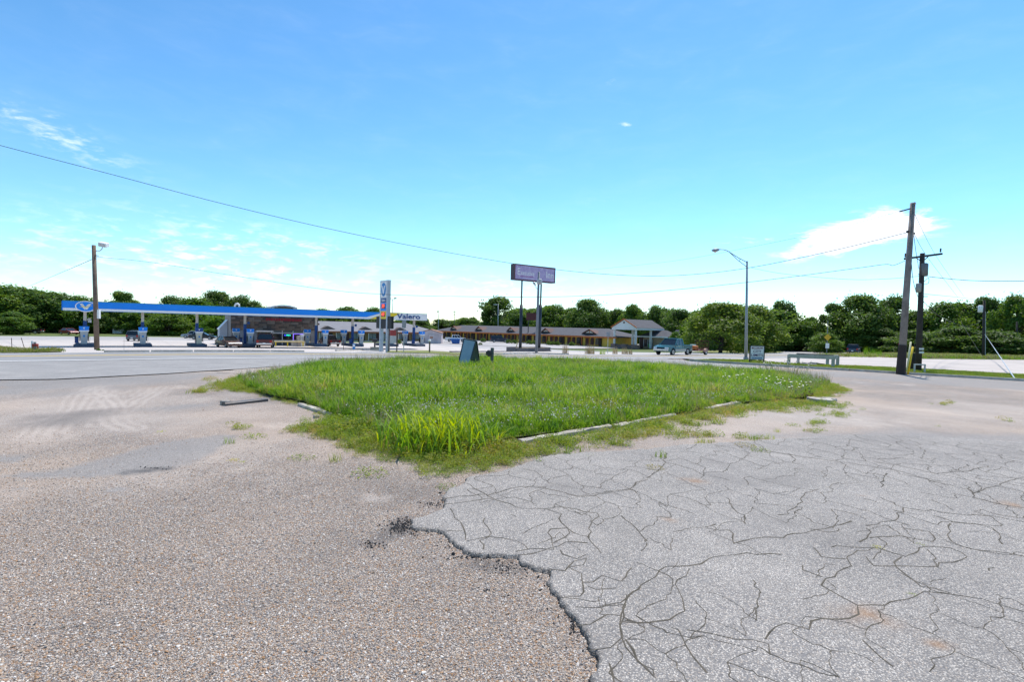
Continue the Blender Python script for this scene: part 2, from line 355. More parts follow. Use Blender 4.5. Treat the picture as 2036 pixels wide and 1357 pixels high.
def scatter(name, pts, scl, protos, label=None, cat=None, mat=None, tilt=.15, kind='stuff', flat=None):
    """one object of uncountable small stuff: instances of small meshes on given points"""
    n = len(pts); me = bpy.data.meshes.new(name); me.from_pydata([tuple(p) for p in pts],[],[])
    a = me.attributes.new('scl','FLOAT_VECTOR','POINT'); s = np.asarray(scl,float)
    if s.ndim == 1: s = np.stack([s,s,s],1)
    a.data.foreach_set('vector', s.astype(np.float32).ravel())
    a = me.attributes.new('rot','FLOAT_VECTOR','POINT'); rt = np.stack([rng.normal(0,tilt,n), rng.normal(0,tilt,n), rng.random(n)*6.283],1); a.data.foreach_set('vector', rt.astype(np.float32).ravel())
    a = me.attributes.new('pick','INT','POINT'); a.data.foreach_set('value', rng.integers(0,len(protos),n).astype(np.int32))
    o = bpy.data.objects.new(name, me); COL.objects.link(o)
    ng = bpy.data.node_groups.new(name,'GeometryNodeTree'); ng.interface.new_socket('Geometry',in_out='INPUT',socket_type='NodeSocketGeometry'); ng.interface.new_socket('Geometry',in_out='OUTPUT',socket_type='NodeSocketGeometry')
    N = ng.nodes; L = ng.links; gi = N.new('NodeGroupInput'); go = N.new('NodeGroupOutput'); ip = N.new('GeometryNodeInstanceOnPoints')
    L.new(gi.outputs[0], ip.inputs['Points']); jn = N.new('GeometryNodeJoinGeometry')
    for pr in reversed(protos):
        oi = N.new('GeometryNodeObjectInfo'); oi.inputs['Object'].default_value = pr; oi.inputs['As Instance'].default_value = True; L.new(oi.outputs['Geometry'], jn.inputs[0])
    L.new(jn.outputs[0], ip.inputs['Instance']); ip.inputs['Pick Instance'].default_value = True
    def at(nm, typ, sock):
        x = N.new('GeometryNodeInputNamedAttribute'); x.data_type = typ; x.inputs[0].default_value = nm; L.new(x.outputs[0], ip.inputs[sock])
    at('pick','INT','Instance Index'); at('scl','FLOAT_VECTOR','Scale'); at('rot','FLOAT_VECTOR','Rotation')
    L.new(ip.outputs[0], go.inputs[0]); md = o.modifiers.new('scatter','NODES'); md.node_group = ng
    return tag(o, label, cat, None, kind)
def proto(name, mb_or_mesh, mat, smooth=False):
    me = mb_or_mesh.mesh(name, smooth) if isinstance(mb_or_mesh, MB) else mb_or_mesh
    if not me.materials: me.materials.append(mat)
    return bpy.data.objects.new(name, me)                 # kept out of the scene, only instanced
# ================================================================== GROUND
CONC = (.62,.58,.53)
def build_ground():
    a = np.concatenate([np.linspace(-1500,-170,14), np.arange(-160,161,2.5), np.linspace(170,1500,14)])
    b = np.concatenate([np.linspace(-400,-40,8), np.arange(-32,240,2.5), np.linspace(250,2400,16)])
    X, Y = np.meshgrid(a,b); Z = zt(X,Y)-.1; n = len(a)
    vs = np.stack([X.ravel(),Y.ravel(),Z.ravel()],1).tolist()
    fs = [(j*n+i, j*n+i+1, (j+1)*n+i+1, (j+1)*n+i) for j in range(len(b)-1) for i in range(n-1)]
    me = bpy.data.meshes.new('ground'); me.from_pydata(vs,[],fs); me.update(); me.shade_smooth()
    tag(link('ground', me, M('field_grass',(.10,.135,.03),.9,.35,.15,bump=.5,bscale=3,c2=(.075,.10,.025))), kind='structure')
build_ground()
CHIP = [(0,(.45,.385,.325)),(.17,(.41,.315,.225)),(.30,(.36,.20,.095)),(.40,(.60,.54,.475)),(.50,(.28,.245,.22)),(.68,(.175,.155,.143)),(.78,(.47,.36,.265)),(.88,(.38,.235,.14)),(.95,(.66,.61,.555))]
GRAV = stonemat('chip_seal', CHIP, 112, (.14,.125,.12), patch=[((.44,.335,.255),.46,.62,.16,.6),((.225,.21,.205),.52,.66,.22,.6),((.50,.43,.365),.56,.7,.45,.4)], bump=.8, streak=True)
ASPH_ST = [(0,(.335,.302,.266)),(.3,(.45,.41,.363)),(.5,(.25,.225,.20)),(.7,(.58,.533,.475)),(.84,(.14,.126,.116)),(.93,(.42,.35,.285))]
ASPH = stonemat('weathered_asphalt', ASPH_ST, 125, (.19,.18,.175), patch=[((.19,.174,.162),.52,.66,.55,.55),((.43,.385,.345),.54,.7,.35,.45)], bump=.7, crack=True)
PATCH = stonemat('grey_patch', ASPH_ST, 95, (.15,.145,.143), patch=[((.17,.165,.162),.48,.62,.8,.6)], bump=.6)
SHOUL = stonemat('shoulder_asphalt', [(0,(.29,.275,.262)),(.35,(.36,.34,.325)),(.7,(.24,.23,.222)),(.9,(.43,.40,.37))], 60, (.25,.24,.23), patch=[((.40,.365,.335),.5,.65,.2,.5)], bump=.3)
def pave(name, c, c2, jx, jy, jc, scale=.25, jw=.012):
    """concrete or asphalt sheet in road axes with saw-cut joints, stains and seams"""
    m, nt, N, L, B = nodes(name); g = N.new('ShaderNodeNewGeometry'); mp = N.new('ShaderNodeMapping'); mp.vector_type = 'POINT'; mp.inputs['Rotation'].default_value = (0,0,-RZQ); L.new(g.outputs['Position'], mp.inputs[0])
    n = N.new('ShaderNodeTexNoise'); n.inputs['Scale'].default_value = scale; n.inputs['Detail'].default_value = 9; n.inputs['Roughness'].default_value = .68; L.new(g.outputs['Position'], n.inputs['Vector'])
    rp = N.new('ShaderNodeValToRGB'); rp.color_ramp.elements[0].position = .34; rp.color_ramp.elements[0].color = (*c2,1); rp.color_ramp.elements[1].position = .62; rp.color_ramp.elements[1].color = (*c,1); L.new(n.outputs[0], rp.inputs[0])
    col = rp.outputs[0]
    st = N.new('ShaderNodeMapping'); st.inputs['Rotation'].default_value = (0,0,-RZQ); st.inputs['Scale'].default_value = (.03,.5,1); L.new(g.outputs['Position'], st.inputs[0])
    n2 = N.new('ShaderNodeTexNoise'); n2.inputs['Scale'].default_value = 1; n2.inputs['Detail'].default_value = 5; L.new(st.outputs[0], n2.inputs['Vector'])
    r2 = N.new('ShaderNodeMapRange'); r2.inputs[1].default_value = .5; r2.inputs[2].default_value = .72; r2.inputs[4].default_value = .45; L.new(n2.outputs[0], r2.inputs[0])
    k = N.new('ShaderNodeMix'); k.data_type = 'RGBA'; L.new(r2.outputs[0], k.inputs[0]); L.new(col, k.inputs[6]); k.inputs[7].default_value = tuple(x*.62 for x in c2)+(1,); col = k.outputs[2]
    if jx:
        s = N.new('ShaderNodeSeparateXYZ'); L.new(mp.outputs[0], s.inputs[0]); outs = []
        for i, j in ((0,jx),(1,jy)):
            a = N.new('ShaderNodeMath'); a.operation = 'PINGPONG'; L.new(s.outputs[i], a.inputs[0]); a.inputs[1].default_value = j/2
            b = N.new('ShaderNodeMath'); b.operation = 'LESS_THAN'; L.new(a.outputs[0], b.inputs[0]); b.inputs[1].default_value = jw; outs.append(b.outputs[0])
        mx = N.new('ShaderNodeMath'); mx.operation = 'MAXIMUM'; L.new(outs[0], mx.inputs[0]); L.new(outs[1], mx.inputs[1])
        k = N.new('ShaderNodeMix'); k.data_type = 'RGBA'; L.new(mx.outputs[0], k.inputs[0]); L.new(col, k.inputs[6]); k.inputs[7].default_value = (*jc,1); col = k.outputs[2]
    L.new(col, B.inputs['Base Color']); B.inputs['Roughness'].default_value = .8
    f = N.new('ShaderNodeTexNoise'); f.inputs['Scale'].default_value = 30; f.inputs['Detail'].default_value = 4; L.new(g.outputs['Position'], f.inputs['Vector'])
    bp = N.new('ShaderNodeBump'); bp.inputs['Strength'].default_value = .25; bp.inputs['Distance'].default_value = .01; L.new(f.outputs[0], bp.inputs['Height']); L.new(bp.outputs[0], B.inputs['Normal'])
    MATS[name] = m; return m
CONCM = pave('apron_concrete', (.56,.50,.455), (.42,.375,.34), 5.5, 5.5, (.26,.24,.22), jw=.03)
ROADM = pave('road_asphalt', (.29,.278,.27), (.205,.197,.193), None, None, None)
LOTM = pave('old_lot', (.42,.395,.38), (.31,.295,.285), 11, 7, (.22,.21,.2), jw=.035)
PARKM = pave('parking_concrete', (.50,.44,.395), (.39,.345,.31), 6.2, 7.4, (.30,.27,.24), jw=.03)
LAWN = M('mown_lawn',(.135,.17,.03),.9,.3,.5,bump=.6,bscale=25,c2=(.17,.15,.04))
PAINTW = M('road_paint_white',(.86,.85,.82),.7,.1,2); PAINTY = M('road_paint_yellow',(.74,.52,.13),.7,.15,2)
# the near lot
lot = [pq(-45,-70), pq(-45,-2), (-3,-30), (45,-30), (70,6), *[tuple(v) for v in px((2090,763),(2036,759),(1790,744),(1600,732),(1440,723),(1372,719.5))], pq(27.2,38), pq(27.2,-70)]
drape('gravel_lot', lot, -.02, GRAV, 2.)
def shoulder():
    e = px((-60,757),(110,755),(210,750),(330,744),(400,739),(470,735),(560,729),(640,722.5))
    q0 = -20; drape('road_shoulder', [pq(27.3,-60), *[tuple(v) for v in e], pq(27.3,8)][::-1], .012, SHOUL, 2., rag=0)
    far = px((1000,719.5),(1200,727),(1330,733),(1430,737),(1560,737.5),(1490,727),(1400,721.5),(1372,719))
    drape('road_shoulder', [pq(27.3,18), *[tuple(v) for v in far], pq(27.3,36)], .006, SHOUL, 2.)
shoulder()
strip('road', 27.2, 40.5, -160, 260, .018, ROADM, step=1.6)
for nm, a, b, m, oz in (('road_marking',27.75,28.05,PAINTW,.024),('road_marking',33.4,33.75,PAINTY,.024),('road_marking',34.0,34.35,PAINTY,.024),('road_marking',39.4,39.65,PAINTW,.024)):
    strip(nm, a, b, -160, 200, oz, m, step=1.6)
strip('station_apron', 40, 118, -22, 56, .0, CONCM)
strip('station_back_lot', 84, 150, -85, 22, -.02, LOTM)
strip('station_side_lot', 44.5, 90, -70, -22, -.01, CONCM)
strip('motel_forecourt', 40, 150, 56, 72, -.03, LOTM)
drape('motel_parking', [tuple(v) for v in px((1110,694),(1310,692.5),(1345,690),(1290,686),(1180,682.5),(900,674),(780,673),(820,679),(940,686.5))], .03, LOTM, 4.)
drape('side_street', [pq(40,52), pq(40,80), *[tuple(v) for v in px((1700,706),(1790,699.5),(1690,697.5),(1640,700),(1560,700.5),(1585,697),(1545,696),(1490,694.5),(1440,697),(1380,693.5))]], .012, LOTM, 4.)
drape('corner_parking', [pq(41,39), *[tuple(v) for v in px((1400,708),(1560,703),(1700,708),(1830,714.5),(2036,716.5),(2120,719),(2120,752),(2036,747),(1740,731),(1560,725),(1420,717))]], .008, PARKM, 3.)
drape('grass_strip', [tuple(v) for v in px((1368,717.3),(1420,715.3),(1490,716.5),(1560,723),(1740,730),(1880,737),(2036,746),(2110,751),(2110,763.5),(2036,757.5),(1790,743.2),(1600,731.5),(1440,722))], .05, LAWN, 2.)
drape('corner_lawn', [tuple(v) for v in px((1370,700.5),(1400,698),(1470,697.3),(1540,696.8),(1558,700),(1540,703),(1470,704),(1400,703))], .05, LAWN, 3.)
drape('roadside_verge', [tuple(v) for v in px((768,701),(770,698.5),(850,698),(890,700.5),(900,702.5),(1040,703.5),(1100,703),(900,706.5),(850,704),(770,702.2))], .05, LAWN, 2.)
drape('roadside_verge', [tuple(v) for v in px((-40,688),(0,690),(40,696),(70,698.5),(118,696),(124,701),(60,702.3),(-40,703.5))], .05, LAWN, 2.)
SOIL = M('bare_soil',(.20,.15,.10),.95,.3,2,bump=.6,bscale=20)
drape('gravel_verge', [tuple(v) for v in px((640,722.5),(560,729),(470,735),(430,741),(480,744),(560,738),(700,724),(900,719),(1000,718.8))], -.004, stonemat('road_edge_gravel', CHIP, 40, (.30,.26,.23), bump=.5), 2.)
# kerbs along the street (real steps)
KERB = M('kerb_concrete',(.50,.47,.42),.85,.3,2.5,bump=.5,bscale=30,c2=(.34,.31,.27))
def kerb_run(name, pts, wd, h, mat, kind='structure', below=.1):
    mb = MB()
    for a, b in zip(pts[:-1], pts[1:]):
        a, b = Vector((a[0],a[1],0)), Vector((b[0],b[1],0)); d = (b-a).normalized(); s = Vector((-d.y,d.x,0))*wd/2; n = max(1,int((b-a).length/2))
        for k in range(n):
            c0, c1 = a.lerp(b,k/n), a.lerp(b,(k+1)/n-.006)
            def q(c, sg, z): w_ = c+s*sg; return (w_.x,w_.y,z1(w_.x,w_.y)+z)
            mb.hexa([q(c0,-1,-below),q(c0,1,-below),q(c1,1,-below),q(c1,-1,-below)],[q(c0,-1,h),q(c0,1,h),q(c1,1,h),q(c1,-1,h)])
    return tag(mb.build(name, mat), kind=kind)
kerb_run('kerb', px((1372,718.6),(1440,722.6),(1600,732.2),(1790,744),(1900,750.5),(2036,758.3),(2110,764)), .16, .12, KERB)
kerb_run('kerb', [pq(41.2,-1), pq(41.2,11)], .2, .13, KERB); kerb_run('kerb', px((668,698.6),(720,697.6),(762,699.2)), .2, .13, KERB)
kerb_run('kerb', px((895,701),(960,700.6),(1020,700.2)), .2, .14, M('dark_kerb',(.16,.15,.14),.9))
kerb_run('kerb', px((1002,705),(1060,703.6),(1130,705.6)), .2, .12, KERB)
kerb_run('kerb', px((1372,701.8),(1470,704.8),(1545,703.6),(1560,700.2)), .18, .1, KERB)
# the worn surface of the near lot: same chip seal, with bare grey, dusty and tarry zones that blend into each other
def cam_grid(U, Vv):
    ug, vg = np.meshgrid(U,Vv); M3 = np.array(CM.to_3x3()); d = np.stack([(ug-1018)/F,(678.5-vg)/F,-np.ones_like(ug)],-1) @ M3.T
    x = d[...,0]*EYE/-d[...,2]; y = d[...,1]*EYE/-d[...,2]
    for _ in range(6):
        t = (EYE-zt(x,y))/-d[...,2]; x, y = d[...,0]*t, d[...,1]*t
    return x, y
def soft_zone(x, y, uv, soft, seed, amp=.5, freq=1.2):
    pl = [tuple(v) for v in px(*uv)]; d = segdist([pl+[pl[0]]],x,y); s_ = np.where(inside(pl,x,y),d,-d)+(fbm(x*freq,y*freq,seed)-.5)*amp*2+(fbm(x*9,y*9,seed+5)-.5)*.12
    return np.clip(s_/soft+.5,0,1)
def lot_zones(x, y):
    grey = np.zeros_like(x); dust = grey.copy(); dark = grey.copy(); tan = grey.copy()
    for uv, sf, a_ in (([(15,943),(105,935),(192,914),(250,898),(330,879),(385,870),(450,862),(470,866),(429,892),(400,912),(345,929),(300,936),(247,945),(160,950),(60,950)],.10,.13),([(-40,905),(30,903),(62,905),(40,916),(-40,922)],.15,.1),([(5,972),(60,966),(62,970),(10,975)],.06,.03),([(210,972),(250,968),(252,974),(215,977)],.08,.04),([(290,812),(360,804),(425,800),(432,806),(340,816)],.4,.3),([(-60,795),(80,782),(200,772),(330,762),(420,756),(470,740),(200,745),(-60,755)],1.6,1.2),([(1330,733),(1500,742),(1700,752),(1900,768),(2120,782),(2120,764),(1790,745),(1600,733),(1440,723)],.8,.6),([(1480,866),(1640,856),(1800,852),(1900,862),(2090,868),(2090,884),(1700,872)],.5,.4)):
        grey = np.maximum(grey, soft_zone(x,y,uv,sf,11+len(uv),a_)*(.75+.35*(fbm(x*1.7,y*1.7,17)-.5)))
    for uv, sf, a_, k in (([(30,860),(160,845),(300,850),(420,840),(440,815),(300,800),(200,785),(60,795)],2.5,1.6,.6),([(1350,880),(1480,868),(1640,855),(1780,850),(1760,820),(1650,800),(1500,812),(1380,840)],1.2,.9,.5),([(1720,850),(1900,840),(2100,832),(2100,805),(1900,802),(1740,808)],2.,1.2,.5),([(-80,1000),(300,960),(520,910),(480,880),(200,950),(-80,985)],.9,.6,.45),([(720,1000),(765,995),(770,985),(730,980)],.15,.08,.8)):
        dust = np.maximum(dust, soft_zone(x,y,uv,sf,31+len(uv),a_)*k)
    # tyre arcs swept through the dust on the left
    for uv, wd_, k in (([(95,868),(120,820),(160,785),(200,765)],.30,.9),([(130,870),(150,830),(185,795),(215,775)],.26,.8),([(190,773),(215,800),(245,835),(275,852)],.26,.9),([(172,778),(198,805),(228,842)],.22,.8),([(60,800),(150,785),(260,778),(340,770)],.45,.6),([(20,832),(110,815),(200,795),(300,780)],.4,.6),([(240,822),(270,795),(305,778)],.35,.7),([(0,790),(60,775),(140,766),(240,762)],.5,.5),([(280,830),(330,805),(420,792)],.35,.5)):
        pl = [tuple(v) for v in px(*uv)]; d_ = segdist([pl],x+(fbm(x*.8,y*.8,51)-.5)*.5,y+(fbm(x*.8,y*.8,52)-.5)*.5)
        dust = np.maximum(dust, np.exp(-(d_/wd_)**4)*k*np.clip(.6+.28*np.cos(d_*40)+.6*(fbm(x*2.2,y*2.2,54)-.5),0,1))
    for uv, sf, a_, k in (([(40,853),(110,848),(190,826),(230,812),(150,815),(80,835)],.9,.5,.8),([(235,942),(345,932),(350,927),(300,929),(250,936)],.10,.06,.85),([(700,1085),(760,1080),(815,1058),(838,1035),(800,1030),(740,1065)],.14,.10,.7),([(770,1000),(870,1005),(900,975),(760,940),(700,960)],.5,.3,.35),([(930,1125),(1040,1140),(1030,1126),(960,1112)],.10,.06,.6),([(1040,1000),(1200,960),(1100,930),(960,960)],.3,.2,.3),([(100,1290),(330,1300),(300,1240),(90,1230)],.3,.3,.22),([(450,1230),(620,1190),(560,1150),(420,1190)],.3,.3,.2),([(620,1120),(740,1090),(700,1030),(600,1060)],.3,.3,.25)):
        dark = np.maximum(dark, soft_zone(x,y,uv,sf,61+len(uv),a_)*k)
    tan = np.clip((fbm(x*.45,y*.45,83)-.5)*3,0,1)*.55*np.clip((y-3.5)/3,0,1)
    return grey, dust, dark, tan
def worn_lot():
    U = np.arange(-80,2120,5.); Vv = np.concatenate([np.arange(738,900,2.2),np.arange(900,1385,5.)]); x, y = cam_grid(U,Vv); n = len(U)
    p_ = -QY*x+QX*y; grey, dust, dark, tan = lot_zones(x,y)
    z = zt(x,y)-.012+.014*(fbm(x*.9,y*.9,88)-.5)*np.clip((12-y)/6,0,1)
    K = (p_ < 26.8); fm = K[:-1,:-1]&K[1:,:-1]&K[:-1,1:]&K[1:,1:]
    jj, ii = np.nonzero(fm); a = jj*n+ii; quads = np.stack([a+n,a+n+1,a+1,a],1); used = np.unique(quads); idx = np.full(x.size,-1); idx[used] = np.arange(len(used))
    me = bpy.data.meshes.new('worn_lot'); me.from_pydata(np.stack([x.ravel(),y.ravel(),z.ravel()],1)[used].tolist(),[],idx[quads].tolist()); me.update()
    for nm, arr in (('grey',grey),('dust',dust),('dark',dark),('tan',tan)):
        at = me.attributes.new(nm,'FLOAT','POINT'); at.data.foreach_set('value', np.clip(arr,0,1).ravel()[used].astype(np.float32))
    if me.polygons[0].normal.z < 0: me.flip_normals()
    me.shade_smooth(); tag(link('worn_lot', me, GRAV), kind='structure')
worn_lot()
# ------------------------------------------------------------------ the broken asphalt slab
C1 = lambda l: [(700+a*.3367, 900+b*.3367) for a,b in l]
C2 = lambda l: [(1200+a*.4106, 850+b*.4106) for a,b in l]
slab_uv = [(1160,1500),(1170,1357)]+C1([(1440,1210),(1345,1050),(1320,990),(1270,940),(1220,890),(1145,770),(1150,715),(1090,705),(1040,685),(975,665),(970,625),(850,625),(730,612),(650,590),(580,525),(540,480),(480,468),(400,460),(330,440),(350,400),(470,370),(530,340),(545,290),(535,255),(570,225),(660,190),(665,155)])+\
  [(1000,938),(1090,906),(1200,899),(1282,895),(1364,885),(1446,881),(1500,878),(1541,875),(1643,867),(1775,865),(2036,880),(2500,925),(2900,1100),(2900,1700),(1100,1700)]
slab_xy = [tuple(v) for v in px(*slab_uv)]
cr1 = [[(545,320),(640,310),(800,285),(830,290)],[(660,190),(730,220),(800,270),(860,300),(930,320),(1010,345),(1150,345),(1240,335),(1330,345),(1370,365)],[(800,270),(900,235),(1000,215),(1130,220),(1250,245),(1310,270),(1430,265),(1560,240),(1660,230)],[(550,290),(650,270),(800,260)],[(590,350),(600,400),(640,430),(665,460),(660,500),(670,530)],[(565,480),(650,480)],[(770,400),(800,450),(810,490),(760,540),(775,590)],[(670,540),(800,515),(880,520),(960,540),(1040,590)],[(970,600),(1050,590),(1170,580),(1190,545),(1160,490),(1170,465),(1250,460),(1290,490),(1230,540),(1190,550)],[(1150,350),(1230,380),(1240,430),(1290,480),(1390,515),(1440,580),(1470,610)],[(1370,365),(1440,370),(1410,440),(1400,520)],[(970,625),(1100,600),(1230,575),(1250,545),(1390,550)],[(1230,590),(1240,620),(1310,640),(1380,620)],[(1150,715),(1240,715),(1290,695),(1310,660),(1370,640),(1390,680),(1300,700),(1350,730),(1360,780),(1370,850),(1330,880),(1250,870)],[(1370,790),(1440,780),(1500,750),(1600,780),(1650,700)],[(1370,810),(1440,835),(1560,820)],[(1230,870),(1330,890),(1450,900),(1480,890),(1500,930)],[(1320,940),(1450,930),(1600,915),(1620,860)],[(1340,1040),(1430,1035),(1490,1000),(1510,975)],[(1430,1200),(1530,1160),(1590,1110),(1610,1040),(1590,940),(1620,870),(1660,840)],[(1600,1110),(1650,1200),(1690,1260),(1740,1290),(1782,1340)],[(1610,1030),(1782,1030)],[(1490,1270),(1530,1340),(1550,1400)]]
cr2 = [[(0,880),(80,870),(160,800),(240,730),(290,690),(430,690),(540,640),(680,625),(860,630)],[(90,880),(100,970),(90,1040),(140,1130),(200,1190),(250,1235)],[(100,965),(240,960),(320,950),(390,900),(380,850),(340,770),(410,740),(415,700)],[(330,970),(380,1010),(400,1070),(440,1130),(500,1210)],[(400,1000),(500,1020),(640,1050),(780,1060),(805,1120)],[(790,1050),(830,990),(900,980),(980,995),(1060,950),(1200,945),(1240,930),(1220,880),(1360,880),(1490,830),(1560,815),(1680,820),(1820,850),(2036,910)],[(1220,870),(1130,830),(1070,780),(1060,740),(1130,735),(1130,710),(1200,690),(1170,650),(1230,610),(1300,600)],[(640,575),(720,550),(860,540),(1000,515),(1100,495),(1200,465)],[(640,580),(600,510),(500,500)],[(970,685),(970,715),(1060,740)],[(1020,600),(1050,640),(1170,650)],[(1090,590),(1330,600),(1450,640),(1560,590),(1680,600),(1780,650),(1700,670),(1600,685),(1420,685),(1300,680),(1270,640)],[(1440,640),(1410,690),(1500,750),(1540,790),(1680,820)],[(850,435),(930,400),(960,370),(970,330),(1040,310)],[(1280,490),(1340,470),(1400,465),(1430,440),(1450,400),(1340,350)],[(1280,500),(1290,540),(1240,570)],[(1290,545),(1440,540),(1600,570),(1580,520),(1440,500)],[(1680,480),(1670,560),(1760,600),(2036,640)],[(1600,440),(1700,470),(1880,500),(1930,580)],[(1370,230),(1350,270),(1345,300)],[(690,100),(830,130),(1000,155),(1220,185),(1420,215),(1660,290)],[(210,255),(260,220),(300,180),(300,130)],[(80,440),(150,500),(210,565)],[(0,320),(130,310),(160,275),(215,260)],[(1310,175),(1420,190),(1600,230),(1760,220),(1860,195)],[(1750,290),(1800,350),(1900,380),(2036,400)],[(1250,1050),(1330,1120),(1400,1180)],[(1780,330),(1880,300),(1980,260),(2036,250)],[(1450,400),(1700,430),(1880,440),(2036,470)],[(610,350),(620,400),(680,440),(685,480)]]
def rough_line(uv, amp=.012):
    w_ = [gnd(u,v).xy for u,v in uv]; out = []
    for a, b in zip(w_[:-1], w_[1:]):
        n = max(1,int((b-a).length/.07))
        for k in range(n): out.append(a.lerp(b,k/n)+Vector((random.gauss(0,amp),random.gauss(0,amp))))
    return [tuple(p) for p in out]+[tuple(w_[-1])]
CRACKS = [rough_line(C1(l)) for l in cr1]+[rough_line(C2(l)) for l in cr2]
def slab_top(x, y): return .038+.012*(fbm(x*.8,y*.8,33)-.5)
def build_slab():
    U = np.concatenate([np.arange(790,1240,2.6), np.arange(1240,2080,3.2), np.arange(2090,2900,40)]); Vv = np.concatenate([np.arange(856,1120,2.2), np.arange(1120,1380,3.0), np.arange(1390,1700,30)])
    ug, vg = np.meshgrid(U,Vv); M3 = np.array(CM.to_3x3()); d = np.stack([(ug-1018)/F,(678.5-vg)/F,-np.ones_like(ug)],-1) @ M3.T
    x = d[...,0]*EYE/-d[...,2]; y = d[...,1]*EYE/-d[...,2]
    for _ in range(4):
        t = (EYE-zt(x,y))/-d[...,2]; x, y = d[...,0]*t, d[...,1]*t
    bd = [slab_xy+[slab_xy[0]]]
    dE = segdist(bd,x,y); ins = inside(slab_xy,x,y); ragn = (fbm(x*14,y*14,5)-.5)*.07+(fbm(x*50,y*50,9)-.5)*.02
    sgn = np.where(ins,dE,-dE)+ragn
    dC = segdist(CRACKS,x,y); wd = .0022+.0055*fbm(x*2.5,y*2.5,3)
    dF = np.hypot(x,y); c = np.exp(-(dC/np.maximum(.012,.5*dF*dF/(EYE*F)*2.4))**2)*.35
    big = np.exp(-(dC/.09)**2)
    top = slab_top(x,y)-.0004*c
    lip = np.clip(sgn/.02,0,1)
    z = zt(x,y)-.02+np.where(sgn>0, top*(.45+.55*lip), -.05)
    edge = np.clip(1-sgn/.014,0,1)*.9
    st = np.zeros_like(x)
    for (u,v,rx) in ((1725,1232,.16),(1378,960,.14),(1330,1040,.08),(2020,1008,.14),(1865,1290,.06),(1720,990,.07)):
        g = gnd(u,v); st = np.maximum(st, np.exp(-(((x-g.x)/rx)**2+((y-g.y)/(rx*.7))**2))*np.clip(fbm(x*9,y*9,66)*2.4-.7,0,1))
    n = len(U); keep = sgn > -.03; idx = np.full(x.size,-1); 
    K = keep; fm = K[:-1,:-1]|K[1:,:-1]|K[:-1,1:]|K[1:,1:]
    jj, ii = np.nonzero(fm); a = jj*n+ii; quads = np.stack([a+n,a+n+1,a+1,a],1); used = np.unique(quads); idx[used] = np.arange(len(used))
    me = bpy.data.meshes.new('asphalt_slab'); me.from_pydata(np.stack([x.ravel(),y.ravel(),z.ravel()],1)[used].tolist(),[],idx[quads].tolist()); me.update()
    for nm, arr in (('crack',np.clip(c*.12,0,1)),('edge',edge),('stain',st*.6)):
        at = me.attributes.new(nm,'FLOAT','POINT'); at.data.foreach_set('value', arr.ravel()[used].astype(np.float32))
    if me.polygons[0].normal.z < 0: me.flip_normals()
    me.shade_smooth(); return tag(link('asphalt_slab', me, ASPH), kind='structure')
SLAB = build_slab()
def crack_fill():
    """dirt filled cracks: the traced ones, and finer ones that run from crack to crack"""
    r = random.Random(19); lines = [np.array(l) for l in CRACKS]; pts = np.concatenate(lines); sl = slab_xy; add = []
    main = len(lines); wid = [1.]*main
    e = .185; hx = e*math.sqrt(3); vt_ = {}; 
    def hv(i, j, b):
        key = (i,j,b)
        if key not in vt_:
            rr = random.Random(hash(key)); x0 = (i+.5*(j%2))*hx; y0 = j*1.5*e+(0 if b == 0 else e*.5); gx = x0-1.2+rr.gauss(0,.062); gy = y0+1.6+rr.gauss(0,.062)
            k = 1+.05*max(0,gy-3); gx, gy = gx*k, gy*k
            gx += float((fbm(np.array([gx*.9]),np.array([gy*.9]),23)-.5)[0])*.55; gy += float((fbm(np.array([gx*.9]),np.array([gy*.9]),29)-.5)[0])*.55; vt_[key] = np.array([gx,gy])
        return vt_[key]
    for jj in range(0,34):
        for ii in range(-6,46):
            up_ = [((ii,jj,0),(ii,jj,1))]; nb = ii if jj%2 == 0 else ii+1
            ups = up_+[((ii,jj,1),(nb,jj+1,0)),((ii,jj,1),(nb-1,jj+1,0))]
            for a_, b_ in ups:
                A_, B_ = hv(*a_), hv(*b_); m_ = (A_+B_)/2
                dens = float(fbm(m_[:1]*.5,m_[1:]*.5,41)[0]); 
                if r.random() > np.clip((dens-.31)*4.5,.2,.9): continue
                if not (inside(sl,A_[:1],A_[1:])[0] and inside(sl,B_[:1],B_[1:])[0]): continue
                n_ = max(3,int(np.linalg.norm(B_-A_)/.025)); t_ = np.linspace(0,1,n_)[:,None]; am = .022*np.sin(np.pi*t_); ln = A_+(B_-A_)*t_+np.cumsum(rng.normal(0,1,(n_,2)),0)*am*.5
                ln[-1] = B_; lines.append(ln); wid.append(r.uniform(.36,.78))
    mb = MB(); V3 = []; F3 = []
    for ln, wk in zip(lines,wid):
        n = len(ln); tg = np.gradient(ln,axis=0); tg /= np.linalg.norm(tg,axis=1)[:,None]+1e-9; nr = np.stack([-tg[:,1],tg[:,0]],1)
        D = np.hypot(ln[:,0],ln[:,1]); tt = np.arange(n)/max(1,n-1); tap = 1
        w_ = (.0042+.0062*rng.random(n)**1.6)*wk*tap*(1+.16*np.maximum(0,D-3)); l_ = ln+nr*w_[:,None]*.5*rng.uniform(.6,1.5,(n,1)); r_ = ln-nr*w_[:,None]*.5*rng.uniform(.6,1.5,(n,1))
        k = len(V3)
        for A in (l_,r_):
            z = zt(A[:,0],A[:,1])-.02+slab_top(A[:,0],A[:,1])+.0012
            V3 += np.stack([A[:,0],A[:,1],z],1).tolist()
        F3 += [(k+i,k+i+1,k+n+i+1,k+n+i) for i in range(n-1)]
    me = bpy.data.meshes.new('crack_fill'); me.from_pydata(V3,[],F3); me.update(); o = link('crack_fill', me, M('crack_dirt',(.10,.085,.065),.95,.5,6,c2=(.045,.04,.028)), SLAB); tag(o, kind='stuff'); return lines
ALLCR = crack_fill()
